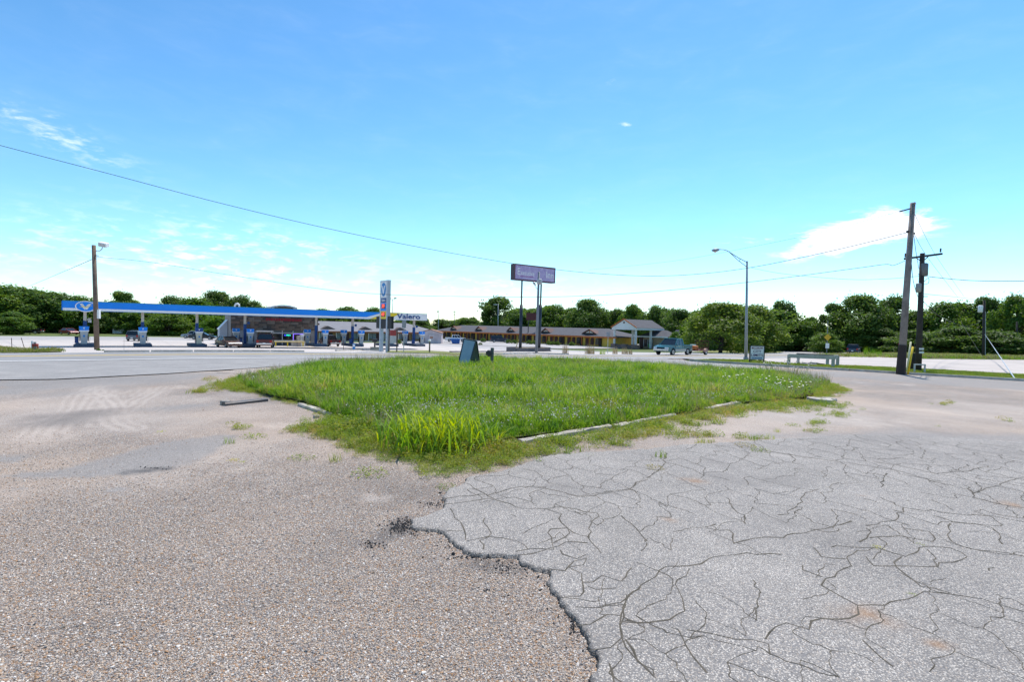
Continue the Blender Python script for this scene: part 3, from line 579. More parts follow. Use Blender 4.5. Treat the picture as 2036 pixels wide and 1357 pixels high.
# ------------------------------------------------------------------ island outline
isl_uv = [(395,768),(450,755),(520,745),(560,738),(640,730),(760,722),(900,719.5),(1020,719.5),(1200,726),(1330,733),(1450,741),(1560,748),(1650,760),(1705,779),(1660,790),(1600,800),(1500,806),(1440,812),(1330,836),(1220,856),(1120,870),(1040,884),(1088,903),(1040,918),(985,934),(900,945),(860,946),(800,930),(755,926),(700,902),(640,872),(560,858),(590,848),(650,835),(600,806),(545,796),(520,786),(470,778)]
isl = [tuple(v) for v in px(*isl_uv)]
meadow_uv = [(470,758),(560,740),(640,730),(760,722),(900,719.5),(1020,719.5),(1200,726),(1330,733),(1450,741),(1560,748),(1650,764),(1600,794),(1500,802),(1440,807),(1330,830),(1220,848),(1120,863),(1030,876),(960,884),(900,893),(820,880),(740,858),(660,826),(610,804),(540,790),(500,776)]
meadow = [tuple(v) for v in px(*meadow_uv)]
drape('island_soil', meadow, .05, M('island_soil',(.10,.12,.035),.95,.4,1.5,bump=.8,bscale=14,c2=(.09,.075,.04)), 1.5)
# chips lying loose on top of the chip seal near the viewer
def pebbles():
    n = 520000; u = rng.uniform(-40,1500,n); dmin, dmax = 1.9, 9.5
    D = dmin+(dmax-dmin)*rng.random(n)**1.35; x = (u-1018)/F*D; y = D
    D2 = np.sqrt(x*x+y*y); ok = ~inside(slab_xy,x,y) & ~inside(isl,x,y)
    ok &= rng.random(n) < np.clip(1.2-(D-2)/4.6,.02,1)*np.clip(.35+1.3*fbm(x*1.1,y*1.1,97),0,1)
    x, y, D = x[ok], y[ok], D[ok]; zg = lot_zones(x,y); kp = rng.random(len(x)) > np.clip(zg[0]*1.1+zg[1]*.8+zg[2]*.8,0,.97); x, y, D = x[kp], y[kp], D[kp]
    s = (rng.gamma(3.2,.00066,len(x))+.0008)*(1+.03*(D-2))
    z = zt(x,y)-.012+.014*(fbm(x*.9,y*.9,88)-.5)*np.clip((12-y)/6,0,1)+s*.25
    pr = []
    pm, nt, N, L, B = nodes('loose_chips'); oi = N.new('ShaderNodeObjectInfo'); rp = N.new('ShaderNodeValToRGB'); rp.color_ramp.interpolation = 'CONSTANT'; e = rp.color_ramp.elements
    while len(e) < len(CHIP): e.new(.5)
    for i,(p_,c) in enumerate(CHIP): e[i].position = p_; e[i].color = (*c,1)
    L.new(oi.outputs['Random'], rp.inputs[0]); L.new(rp.outputs[0], B.inputs['Base Color']); B.inputs['Roughness'].default_value = .6
    for k in range(4):
        bm = bmesh.new(); bmesh.ops.create_icosphere(bm, subdivisions=1, radius=1)
        for v in bm.verts: v.co *= random.uniform(.75,1.2); v.co.z *= .62; v.co.x *= 1.25
        me = bpy.data.meshes.new('chip'); bm.to_mesh(me); bm.free(); pr.append(proto('chip', me, pm))
    scatter('stone_chips', np.stack([x,y,z],1), s, pr, 'loose stone chips covering the tan gravel lot in front', 'gravel', tilt=.35)
    # black crumbs broken off the slab edge
    tar = M('tar_crumb',(.022,.022,.024),.7,.3,20); pr = []
    for k in range(3):
        bm = bmesh.new(); bmesh.ops.create_icosphere(bm, subdivisions=1, radius=1)
        for v in bm.verts: v.co *= random.uniform(.6,1.3); v.co.z *= .7
        me = bpy.data.meshes.new('crumb'); bm.to_mesh(me); bm.free(); pr.append(proto('crumb', me, tar))
    pts = []; sc = []
    for (u,v,ru,rv,n) in ((1000,1128,38,12,70),(800,1046,30,14,260),(860,1002,22,5,60),(740,1082,25,8,50),(310,930,40,3,26),(972,1172,6,5,6),(1005,1188,5,4,5),(930,1108,60,4,60),(1140,1240,6,20,30)):
        for _ in range(n):
            g = gnd(u+random.gauss(0,ru*.6), v+random.gauss(0,rv*.6)); pts.append((g.x,g.y,g.z-.006)); sc.append(random.uniform(.0025,.008))
    be = np.array(rough_line(slab_uv[1:30], .02)); kk = rng.integers(0,len(be),230)
    for k in kk: pts.append((be[k,0]+random.gauss(-.02,.05), be[k,1]+random.gauss(-.03,.05), z1(be[k,0],be[k,1])-.006)); sc.append(random.uniform(.002,.007) if random.random() < .93 else random.uniform(.010,.018))
    scatter('asphalt_crumbs', np.array(pts), np.array(sc), pr, 'black asphalt crumbs lying along the broken pavement edge', 'rubble', tilt=.5)
pebbles()
# ------------------------------------------------------------------ island kerb, broken in pieces
def kerb_piece(a, b, label, h=.10, wd=.12, mat=KERB):
    A, B_ = gnd(*a), gnd(*b); t = thing('kerb_block', label, 'kerb', (A.x,A.y,z1(A.x,A.y)-.055), math.atan2(B_.y-A.y,B_.x-A.x), 'broken kerb around the grass island')
    L_ = (B_.xy-A.xy).length; n = max(2,int(L_/.25)); mb = MB(); vs = []; prof = [(-wd/2,-.02),(-wd/2,h*.85),(-wd/2+.02,h),(wd/2-.02,h),(wd/2,h*.85),(wd/2,-.02)]
    for i in range(n+1):
        for (yy,zz) in prof: vs.append((L_*i/n+random.gauss(0,.004), yy+random.gauss(0,.005), zz+(random.gauss(0,.007) if zz>0 else 0)))
    m_ = len(prof); fs = [(i*m_+k, i*m_+k+1, (i+1)*m_+k+1, (i+1)*m_+k) for i in range(n) for k in range(m_-1)]+[tuple(range(m_-1,-1,-1)), tuple(n*m_+k for k in range(m_))]
    mb.add(vs,fs).build('concrete', mat, t); return t
KW = M('kerb_whitewash',(.50,.46,.40),.85,.35,5,bump=.8,bscale=30,c2=(.24,.215,.185))
kerb_piece((1032,882),(1212,852),'long white topped concrete kerb in front of the clover grass', mat=KW)
kerb_piece((1222,850),(1340,829),'second concrete kerb piece half hidden by weeds', mat=KW)
kerb_piece((1400,816),(1470,804),'third concrete kerb piece sunk in brown weeds', mat=KW)
kerb_piece((598,806),(664,828),'short slanting concrete kerb left of the grass', mat=KW)
KERB_SHADE = M('kerb_face_shade',(.06,.062,.07),.55,.4,4,bump=.3,bscale=25,c2=(.13,.10,.08))  # dark colour put in for a kerb face lying in shade
kerb_piece((444,806),(530,797),'dark flat kerb slab left of the grass island', .10, .14, KERB_SHADE)
for i,(u,v,s,r_,lb) in enumerate(((448,804,.16,.3,'white broken concrete lump at the end of the dark kerb'),(629,830,.09,1.,'small white concrete chunk beside the slanting kerb'),(1572,802,.12,.2,'white concrete chunk under weeds at the right of the island'),(1630,801,.55,-.1,'flat broken concrete slab at the right tip of the island'),(1648,797,.4,.5,'upper broken concrete slab behind the right tip of the island'))):
    g = gnd(u,v); bm = bmesh.new(); bmesh.ops.create_cube(bm, size=1); bmesh.ops.subdivide_edges(bm, edges=bm.edges, cuts=2, use_grid_fill=True)
    fl = .25 if s > .3 else .6
    for q_ in bm.verts: q_.co = Vector((q_.co.x*s, q_.co.y*s*.55, q_.co.z*s*fl))*random.uniform(.88,1.1)
    me = bpy.data.meshes.new('concrete_chunk'); bm.to_mesh(me); bm.free(); o = link('concrete_chunk', me, KW); o.location = (g.x,g.y,g.z-.02+s*fl*.42); o.rotation_euler = (.06,.05,r_); tag(o, lb, 'rubble', 'broken concrete around the island')
# ------------------------------------------------------------------ grass
def blades(n, rad, h, wd, lean=.5, seed=0, seg=3, droop=.3):
    r = random.Random(seed); mb = MB()
    for _ in range(n):
        a = r.uniform(0,6.283); rr = rad*math.sqrt(r.random()); bx, by = rr*math.cos(a), rr*math.sin(a); d = r.uniform(0,6.283); hh = h*r.uniform(.55,1.1); ln = lean*hh*r.uniform(.2,1.1); w_ = wd*r.uniform(.6,1.2)
        sx, sy = -math.sin(d)*w_/2, math.cos(d)*w_/2; pts = []
        for k in range(seg+1):
            t = k/seg; o = ln*t*t; z = hh*(t-droop*t*t*t*.6); q = 1-t**1.6
            pts.append(((bx+math.cos(d)*o, by+math.sin(d)*o, z), q))
        vs = []; 
        for (p_,q) in pts[:-1]: vs += [(p_[0]-sx*q,p_[1]-sy*q,p_[2]),(p_[0]+sx*q,p_[1]+sy*q,p_[2])]
        vs.append(pts[-1][0]); fs = [(2*k,2*k+1,2*k+3,2*k+2) for k in range(seg-1)]+[(2*seg-2,2*seg-1,2*seg)]
        mb.add(vs,fs)
    return mb
def leafy(n, rad, h, ls, seed=0, stems=8):
    r = random.Random(seed); mb = MB()
    for _ in range(n):
        a = r.uniform(0,6.283); rr = rad*math.sqrt(r.random()); z = h*(1-(rr/rad)**2*.7)*r.uniform(.15,1.0); c = Vector((rr*math.cos(a), rr*math.sin(a), z)); s = ls*r.uniform(.6,1.3)
        nrm = Vector((r.gauss(0,.7),r.gauss(0,.7),1)).normalized(); t1 = nrm.orthogonal().normalized(); t1 = (t1*math.cos(a*3)+nrm.cross(t1)*math.sin(a*3)); t2 = nrm.cross(t1)
        mb.add([c-t1*s, c-t2*s*.45, c+t1*s, c+t2*s*.45],[(0,1,2,3)])
    for _ in range(stems):
        a = r.uniform(0,6.283); e = Vector((math.cos(a)*rad*.8, math.sin(a)*rad*.8, h*r.uniform(.5,1))); s = Vector((-math.sin(a),math.cos(a),0))*.003
        mb.add([-s,s,e+s*.5,e-s*.5],[(0,1,2,3)])
    return mb
G1 = leafmat('meadow_green',[(0,(.04,.125,.014)),(.22,(.095,.22,.022)),(.5,(.175,.315,.034)),(.74,(.28,.37,.06)),(.9,(.43,.38,.11)),(1,(.48,.37,.19))],.48)
G2 = leafmat('olive_weed',[(0,(.11,.20,.02)),(.35,(.18,.27,.03)),(.62,(.25,.29,.045)),(.84,(.36,.27,.08)),(1,(.20,.31,.04))],.45)
G3 = leafmat('yellow_grass',[(0,(.14,.27,.02)),(.35,(.33,.42,.03)),(.75,(.52,.50,.05)),(1,(.58,.44,.14))],.45)
LEAFB = leafmat('broad_leaf',[(0,(.03,.09,.015)),(.5,(.06,.15,.025)),(1,(.12,.21,.03))],.4)
G4 = leafmat('dry_stem',[(0,(.26,.22,.12)),(.5,(.34,.27,.15)),(1,(.22,.20,.08))],.25)
WHT = M('white_petal',(.86,.81,.72),.6,.15,30); PNK = M('faded_clover',(.55,.47,.42),.7,.3,30)
def fill(poly, n, far=1.0):
    xs = [p[0] for p in poly]; ys = [p[1] for p in poly]; x = rng.uniform(min(xs),max(xs),n*3); y = rng.uniform(min(ys),max(ys),n*3); ok = inside(poly,x,y)
    if far < 1: ok &= rng.random(n*3) < np.clip((9/np.maximum(np.hypot(x,y),5))**(2*(1-far)),.12,1)
    return x[ok], y[ok]
tufts = [proto('tuft', blades(24,.12,.27,.014,.7,k,3,.45), G1) for k in range(5)]+[proto('clover', leafy(46,.15,.16,.026,40+k), G1) for k in range(3)]+[proto('tall_tuft', blades(16,.08,.40,.018,.6,20+k,3,.4), G1) for k in range(2)]
x, y = fill(meadow, 46000, .72); 
hs_ = .30+1.35*fbm(x*.75,y*.75,71,3); s = hs_*rng.uniform(.75,1.25,len(x))
dE = segdist([meadow+[meadow[0]]],x,y); s *= np.clip(.55+dE*.5,.55,1)
scatter('meadow_grass', np.stack([x,y,zt(x,y)+.045],1), s, tufts, 'tall green grass and clover filling the traffic island', 'grass', tilt=.12)
bx_, by_ = fill(meadow, 130); kp = fbm(bx_*.3,by_*.3,99) > .5; bx_, by_ = bx_[kp], by_[kp]
scatter('broadleaf_weeds', np.stack([bx_,by_,zt(bx_,by_)+.05],1), rng.uniform(.45,.85,len(bx_)), [proto('broadleaf', leafy(60,.2,.34,.05,170+k,10), LEAFB) for k in range(3)], 'darker broad leaved weeds standing among the grass', 'weeds')
# straw coloured and reddish stems mixed through the meadow
sx_, sy_ = fill(meadow, 5200, .75); kp = fbm(sx_*.4,sy_*.4,95) > rng.uniform(.35,.62,len(sx_)); sx_, sy_ = sx_[kp], sy_[kp]
scatter('meadow_straw', np.stack([sx_,sy_,zt(sx_,sy_)+.05],1), rng.uniform(.6,1.1,len(sx_)), [proto('straw', blades(10,.10,.34,.008,.5,150+k,3,.15), G4) for k in range(3)]+[proto('sorrel', leafy(30,.12,.3,.016,160,10), G2)], 'straw coloured stems mixed through the meadow', 'grass')
# white clover heads
cl = fill(meadow, 15000, .7); m_ = fbm(cl[0]*.55,cl[1]*.55,91) > rng.uniform(.42,.66,len(cl[0])); cx, cy = cl[0][m_], cl[1][m_]
bm = bmesh.new(); bmesh.ops.create_icosphere(bm, subdivisions=1, radius=1); me = bpy.data.meshes.new('head'); bm.to_mesh(me); bm.free(); me2 = me.copy()
heads = [proto('clover_head', me, WHT), proto('clover_head', me2, PNK)]
scatter('clover_flowers', np.stack([cx,cy,zt(cx,cy)+.05+rng.uniform(.14,.27,len(cx))],1), rng.uniform(.006,.0115,len(cx)), heads, 'small white clover flower heads dotted through the grass', 'flowers')
# seeding stems along the far edge, against the pale road
stem = [proto('seed_stem', blades(9,.16,.48,.007,.35,100+k,3,.1), G4) for k in range(3)]+[proto('green_stem', blades(14,.16,.40,.010,.4,133), G1)]
far = rough_line([(640,732),(760,724),(900,721),(1020,721),(1200,728),(1330,735),(1450,743),(1560,750),(1650,764),(1700,779)], .3); far = np.array(far)
k = rng.integers(0,len(far),1500); x = far[k,0]+rng.normal(0,.9,1500); y = far[k,1]-np.abs(rng.normal(0,1.5,1500)); ok = inside(meadow,x,y)
scatter('seeding_grass', np.stack([x[ok],y[ok],zt(x[ok],y[ok])+.04],1), rng.uniform(.6,1.35,ok.sum()), stem, 'thin brown seeding stems along the far edge of the island', 'grass')
# low olive weeds creeping over the kerb line
ring = [tuple(v) for v in isl]; x, y = fill(ring, 60000, .55); ok = ~inside(meadow,x,y); x, y = x[ok], y[ok]
weeds = [proto('weed', leafy(80,.17,.17,.019,60+k,6), G2) for k in range(4)]+[proto('weed_blades', blades(18,.14,.15,.008,.7,70+k), G2) for k in range(2)]
dd = segdist([ring+[ring[0]]],x,y); keep = 1.7*fbm(x*1.6,y*1.6,77)-.35+dd*.75 > .42+.25*rng.random(len(x)); x, y, dd = x[keep], y[keep], dd[keep]; x = x+rng.normal(0,.07,len(x)); y = y+rng.normal(0,.07,len(x))
scatter('creeping_weeds', np.stack([x,y,zt(x,y)-.005],1), (.30+.85*rng.random(len(x))**1.6)*np.clip(.45+dd*.8,.45,1.15)*(.6+.8*fbm(x*1.3,y*1.3,79)), weeds, 'low olive and reddish weeds creeping over the island edge', 'weeds')
# weeds at the foot of the kerb on the lot side
kl = np.array(rough_line([(1045,886),(1212,860),(1330,838),(1440,815),(1530,805),(1640,800)], .12)); k = rng.integers(0,len(kl),700); off = np.abs(rng.normal(0,.28,700))
x = kl[k,0]+rng.normal(0,.12,700)+off*.2; y = kl[k,1]-off
scatter('kerb_foot_weeds', np.stack([x,y,zt(x,y)-.02],1), rng.uniform(.4,.95,700), weeds, 'dry weeds growing at the foot of the broken kerb', 'weeds')
# sparse weeds across the gravel on the right and the left
pts = []; sc = []
for (u0,u1,v0,v1,n) in ((1380,1720,800,872,150),(1720,2030,800,850,16),(400,640,800,870,26),(380,480,752,782,110),(1180,1420,862,884,60)):
    cl_ = [(random.uniform(u0,u1),random.uniform(v0,v1)) for _ in range(max(4,n//6))]
    for _ in range(n):
        c = random.choice(cl_); g = gnd(c[0]+random.gauss(0,9), c[1]+random.gauss(0,1.6)); pts.append((g.x,g.y,g.z-.02)); sc.append(random.uniform(.3,.75))
scatter('gravel_weeds', np.array(pts), np.array(sc), weeds, 'sparse small weeds scattered over the gravel', 'weeds')
def plant(name, uv, mesh_mat, label, cat, s=1, dz=-.02, group=None):
    g = gnd(*uv); t = thing(name, label, cat, (g.x,g.y,z1(g.x,g.y)+dz), random.uniform(0,6), group); t.scale = (s,s,s)
    for nm, mb, mat in mesh_mat: mb.build(nm, mat, t)
    return t
plant('tall_grass_clump', (874,884), [('leaves', blades(330,.52,.60,.026,.7,500,4,.55), G3),('green_leaves', blades(380,.7,.5,.02,.8,501,4,.5), G1),('young_leaves', blades(120,.75,.30,.016,.9,508,4,.5), G3),('dry_leaves', blades(26,.6,.34,.02,.8,502), G4)], 'bright yellow green clump of tall grass at the near corner', 'grass clump', 1.15, .0)
plant('tall_grass_clump', (925,750), [('leaves', blades(150,.7,.34,.022,.5,503,4,.35), G1),('pale_leaves', blades(60,.6,.36,.02,.5,504), G3)], 'light green grass clump in front of the folding sign', 'grass clump', 1.1, .03)
plant('tall_grass_clump', (1155,838), [('leaves', blades(70,.4,.30,.016,.6,505,4,.4), G1)], 'arching grass clump behind the long kerb', 'grass clump', 1., .04)
plant('dock_weed', (1605,795), [('stalk', blades(14,.10,.55,.02,.2,506), G2),('dead_leaves', leafy(60,.2,.3,.04,507), M('dead_brown',(.10,.045,.025),.9,.4,10))], 'dark brown dead weed at the right end of the island', 'weed', 1.)
def daisies(uv, n, label, sp=.55, h=.55):
    g = gnd(*uv); t = thing('daisy_plant', label, 'flowers', (g.x,g.y,z1(g.x,g.y)+.02), 0, 'white daisies in the island'); r = random.Random(n); st, fl = MB(), MB()
    for _ in range(n):
        a = r.uniform(0,6.28); rr = sp*math.sqrt(r.random()); hh = h*r.uniform(.6,1.1); p_ = Vector((rr*math.cos(a)*1.3, rr*math.sin(a), hh)); st.bar((p_.x*.7,p_.y*.7,0), p_, .006)
        s_ = r.uniform(.022,.036); fl.lathe([(s_*.4,-.006),(s_,0),(s_*.3,.008)], p_, 7)
    tag(st.build('stems', G1, t), kind='stuff'); tag(fl.build('petals', WHT, t), kind='stuff')
daisies((1562,752),60,'tall white daisies at the back right of the island',.9,.7); daisies((1500,772),34,'loose white daisies in the right part of the island',.9,.35); daisies((1572,785),22,'low white daisies near the right tip of the island',.45,.35); daisies((1450,752),20,'far white daisies at the back of the island',1.,.45)
# single weeds in the pavement that can be told apart
for i,(u,v,s,k,lb) in enumerate(((505,868,.9,1,'bushy grey green weed right of the grey pavement strip'),(455,880,.8,0,'spiky weed tuft at the tip of the grey pavement strip'),(463,914,.55,3,'bright green moss tuft on the gravel'),(482,917,.4,3,'smaller moss tuft right of the bright one'),(600,910,.8,1,'orange tipped weed left of the creeping weeds'),(665,916,.9,0,'upright grassy weed below the creeping weeds'),(735,942,1.05,1,'flat green weed on gravel before the slab tip'),(320,858,.6,3,'pair of yellow green tufts in the left gravel'),(890,968,.6,1,'green weed growing at the slab corner'),(1500,878,.8,0,'rusty grass tuft on the far slab edge'),(1530,872,.8,0,'green brown tuft right of the rusty grass'),(1482,890,.75,1,'low green weed on a slab crack'),(1512,900,.7,1,'long low weed running along the far crack'),(1313,912,.8,0,'upright weed in the branching crack'),(1300,935,.6,1,'mossy weed lower in the branching crack'),(1744,1095,.4,3,'tiny moss tuft in the right cracks'),(1545,858,.6,0,'brown weed tuft in the right gravel'),(1405,845,.8,0,'bushy weed right of the second kerb'),(1660,778,1.2,0,'grassy weed at the right tip of the island'),(1575,846,.8,1,'low weed in the middle of the right gravel'),(1640,826,.9,1,'low weed below the broken concrete slabs'),(1830,1088,.3,3,'speck of moss far right in the cracks'),(1813,1190,.3,3,'speck of moss low right in the cracks'))):
    mm = {0:[('blades', blades(26,.10,.17,.008,.7,600+i), G2 if i%2 else G1)],1:[('leaves', leafy(90,.2,.09,.016,600+i), G2)],3:[('leaves', leafy(50,.13,.05,.014,600+i), G3)]}[k]
    plant('weed', (u,v), mm, lb, 'weed', s, .012 if inside(slab_xy,np.array([gnd(u,v).x]),np.array([gnd(u,v).y]))[0] else -.02, 'single weeds in the pavement')
# ================================================================== GAS STATION
BLUE = M('fascia_blue',(.0,.23,.80),.45,.06,.3); WHITE = M('fascia_white',(.80,.80,.80),.5,.06,.6); YEL = M('fascia_yellow',(.80,.58,.02),.5,.06,1)
DBLUE = M('deep_blue',(.008,.06,.24),.5,.1,1); GREYP = M('grey_panel',(.46,.455,.45),.5,.1,2); SOFF = M('canopy_soffit',(.66,.64,.60),.7,.08,1)
DARK = M('dark_plastic',(.03,.03,.035),.5,.2,5); BLACK = M('matt_black',(.012,.012,.014),.6,.2,5); STEELG = M('galvanised',(.42,.44,.46),.45,.15,3,metal=.5)
TEALB = M('logo_teal',(.02,.22,.55),.5,.05,1); ISLB = M('island_slate',(.085,.105,.15),.8,.2,4)
PC = 80.6; PW = 6.6                                   # canopy front line and depth
def qof(u, p): g = up(u,p); return QX*g.x+QY*g.y
q0c, q1c = qof(125,PC), qof(848,PC)
zc = z1(*pq(84,q0c)); base = Vector((*pq(PC,q0c), zc))
LC = q1c-q0c
def xc(u): return qof(u,PC)-q0c                      # along the canopy front for a photo column
can = thing('fuel_canopy','long flat station canopy with blue fascia and white lettered end','canopy', base, RZQ)
ztop, zbot = 5.50, 4.42
MB().box((LC/2,PW/2,zbot+.62),(LC-.1,PW-.1,.7)).build('deck', SOFF, can)
xs1 = xc(735); xs2 = xc(778)
f = MB().prism([(0,zbot+.28),(0,ztop),(xs2-1.6,ztop),(xs1-.6,zbot+.28)],-.12,.0).build('blue_fascia', BLUE, can)
MB().prism([(0,zbot),(0,zbot+.27),(xs1-.55,zbot+.27),(xs2-1.55,ztop),(xs2-.6,ztop),(xs1-.0,zbot+.06),(xs1-.05,zbot)],-.14,.0).build('white_stripe', WHITE, can)
MB().prism([(xs1+.02,zbot),(xs1+.06,zbot+.07),(xs2-.55,ztop),(xs2+1.5,ztop),(xs1+3.1,zbot)],-.13,.0).build('yellow_stripe', YEL, can)
MB().prism([(xs1+3.15,zbot),(xs2+1.55,ztop),(LC,ztop),(LC,zbot)],-.12,.0).build('white_fascia', WHITE, can)
for x0, nm in ((-.06,'end_fascia'),(LC+.06,'end_fascia')): MB().box((x0,PW/2,(ztop+zbot)/2),(.1,PW,ztop-zbot)).build(nm, BLUE if x0<1 else WHITE, can)
MB().box((LC/2,PW+.05,(ztop+zbot)/2),(LC,.1,ztop-zbot)).build('rear_fascia', BLUE, can)
MB().box((LC/2,PW/2,ztop+.02),(LC,PW,.04)).build('deck_roof', WHITE, can)
MB().box((LC/2,-.1,ztop+.03),(LC+.1,.12,.06)).build('top_trim', M('trim_teal',(.02,.25,.35),.5), can)
text_mb('Valero', 1.15, ((xc(788)+xc(834))/2,-.16,zbot+.20),(1,0,0),(0,0,1),.05,1,.012,fit=xc(834)-xc(788)).build('lettering', DBLUE, can)
# oval emblem: white rim, blue field, winged V
def oval(cx,cz,a,b,y,n=28): return [(cx+a*math.cos(6.2832*k/n), cz+b*math.sin(6.2832*k/n)) for k in range(n)]
ex, ez = xc(170.5), zbot+.50
em = MB().prism(oval(ex,ez,.98,.66,0),-.24,-.10).build('emblem', WHITE, can)
MB().prism(oval(ex,ez,.87,.56,0),-.262,-.241).build('emblem_field', BLUE, em)
V_ = [(-.52,.33),(-.26,.33),(.0,-.12),(.12,.18),(.28,.33),(.58,.33),(.44,.24),(.14,-.36),(-.12,-.36)]
MB().prism([(ex+a*1.08,ez+b) for a,b in V_],-.285,-.263).build('emblem_letter', M('emblem_silver',(.72,.72,.68),.4), em)
MB().prism([(ex-.62,ez-.10),(ex-.3,ez+.02),(ex+.1,ez-.02),(ex+.66,ez+.12),(ex+.1,ez-.1),(ex-.3,ez-.06)],-.294,-.286).build('emblem_swoosh', YEL, em)
colu = [169,283.5,391.5,487,628.5,701,770,823]
PCOL = 83.4
def dispenser(loc, rz, label, cream=False):
    t = thing('fuel_dispenser', label, 'fuel pump', loc, rz, 'fuel dispensers under the canopy'); t.scale = (.64,.8,1)
    wm = M('pump_cream',(.66,.58,.44),.6,.15,3) if cream else GREYP
    MB().hexa([(-.45,-.28,0),(.45,-.28,0),(.45,.28,0),(-.45,.28,0)],[(-.58,-.30,1.5),(.58,-.30,1.5),(.58,.30,1.5),(-.58,.30,1.5)]).build('cabinet', wm, t, bevel=.04)
    MB().prism([(-.62,1.5),(.62,1.5),(.72,1.6),(.72,1.66),(-.72,1.66),(-.72,1.6)],-.34,.34).build('cornice', WHITE, t)
    h = MB().prism([(-.66,1.66),(.66,1.66),(.74,2.14),(-.74,2.14)],-.33,.33).build('header', DBLUE if cream else BLUE, t)
    MB().prism([(-.16,2.02),(.0,1.78),(.16,2.02),(.06,2.02),(0,1.92),(-.06,2.02)],-.35,-.331).build('header_mark', WHITE, h)
    MB().prism(oval(0,.98,.15,.15,0),-.33,-.296).build('round_emblem', TEALB, t)
    for sx in (-1,1):
        s = MB().box((sx*.60,0,.75),(.10,.42,.8)).build('hose_side', BLACK, t)
        MB().tube([(sx*.66,-.1,1.2),(sx*.86,-.12,.8),(sx*.84,-.1,.3),(sx*.72,-.05,.25),(sx*.66,.02,.7)],.022,6).build('hose', BLACK, t, True)
        MB().bar((sx*.66,.02,.68),(sx*.68,.02,.9),.06,.1).build('nozzle', DARK, t)
    return t
names = ['leftmost','second','third','fourth','fifth','sixth','seventh','rightmost']
for i, u in enumerate(colu):
    q = qof(u, PCOL); lx = q-q0c; ly = PCOL-PC
    c = MB().box((lx,ly,zbot/2+1.35),(.30,.30,zbot-2.7+.1)).build('column', M('column_grey',(.55,.54,.52),.6,.1,1), can)
    MB().box((lx,ly,1.35),(.34,.34,2.75)).build('column_wrap', DBLUE, c)
    MB().box((lx,ly,2.75),(.36,.36,.9)).build('column_band', DBLUE, can)
    loc = Vector((*pq(PCOL,q),zc)); nm = names[i]
    it = thing('pump_island', f'{nm} slate coloured pump island kerb under the canopy', 'pump island', loc, RZQ, 'pump islands in a row')
    MB().box((0,0,.2),(1.9,5.2,.4)).build('kerb', ISLB, it, bevel=.05)
    if i in (0,): MB().prism([(.28,3.0),(.62,3.0),(.62,3.35),(.28,3.35)],-.03,.03).build('number_flag', WHITE, it)
    two = i in (3,4,5,7)
    dx = {0:0,1:0,2:.1,3:.45,4:.95,5:.9,6:.1,7:.75}[i]
    dispenser(Vector((*pq(PCOL-1.7,q+dx*.9),zc+.4)), RZQ, f'{nm} front fuel dispenser with blue header below the canopy', i==2)
    if two: dispenser(Vector((*pq(PCOL+1.5,q-.9),zc+.4)), RZQ, f'{nm} rear fuel dispenser half hidden behind the front one')
    if i not in (0,3,5,7): continue
    tb = thing('refuse_bin', f'dark bin on the {nm} pump island', 'bin', Vector((*pq(PCOL-1.2,q-.72),zc+.4)), RZQ, 'bins on the pump islands')
    MB().box((0,0,.45),(.36,.36,.7)).build('body', DBLUE, tb, bevel=.03); MB().box((0,0,.85),(.4,.4,.12)).build('lid', BLACK, tb, bevel=.03)
    sg = thing('pump_number_sign', f'small round blue number sign on the {nm} canopy column', 'sign', Vector((*pq(PCOL-.25,q+.42),zc+3.35)), RZQ, 'pump number signs')
    MB().prism(oval(0,0,.2,.2,0),-.03,.03).build('disc', DBLUE if i>2 else GREYP, sg); MB().bar((-.4,0,0),(-.2,0,0),.04).build('bracket', GREYP, sg)
# bollards row with yellow rail
rl = thing('guard_rail','yellow and cream pipe rail in front of the store','rail', up(575,90), RZQ)
L0 = qof(545,90)-qof(575,90); L1 = qof(617,90)-qof(575,90)
MB().box(((L0+L1)/2,0,.82),(L1-L0,.12,.2)).build('rail_top', M('rail_cream',(.78,.70,.45),.6,.1,2), rl)
MB().box(((L0+L1)/2,.02,.70),(L1-L0,.10,.06)).build('rail_yellow', YEL, rl)
for k in (.05,.37,.80,.97): MB().box((L0+(L1-L0)*k,0,.36),(.16,.12,.72)).build('post', YEL, rl)
# ------------------------------------------------------------------ the store
PS = 93.6; qs0, qs1 = qof(460,PS), qof(632,PS); sb = Vector((*pq(PS,qs0), z1(*pq(PS,(qs0+qs1)/2)))); LS = qs1-qs0
st = thing('station_store','brown stone fronted store behind the fuel canopy with neon lit windows','store', sb, RZQ)
STONE = M('stone_core',(.11,.085,.06),.9,.2,3); HS = 5.35
MB().box((LS/2,3.5,HS/2),(LS,6.4,HS)).build('wall', M('store_wall',(.26,.25,.24),.85,.15,1), st)
MB().box((LS/2,.2,(HS+2.55)/2),(LS+.1,.3,HS-2.55)).build('stone_band', STONE, st)
# stone veneer: courses of single stones
pal = [M('stone_a',(.17,.13,.095),.9,.25,4),M('stone_b',(.10,.078,.06),.9,.25,4),M('stone_c',(.21,.17,.13),.9,.25,4),M('stone_d',(.09,.075,.065),.9,.25,4),M('stone_e',(.165,.115,.085),.9,.25,4)]
smesh = []
for m in pal:
    for wv in (.62,.92,1.25):
        me = MB().box((0,0,0),(wv-.04,.14,.30)).mesh('stone'); me.materials.append(m); smesh.append((wv,me))
z = 2.72; rr = random.Random(3)
while z < HS-.1:
    x = -.05
    while x < LS-.2:
        wv, me = rr.choice(smesh); wv = min(wv, LS+.05-x); o = link('stone', me, None, st); o.location = (x+wv/2, .02+rr.uniform(-.02,.03), z); x += wv
    z += .335
MB().box((LS/2,.1,HS+.12),(LS+.3,.6,.22)).build('parapet_cap', M('store_cap',(.40,.37,.33),.8), st)
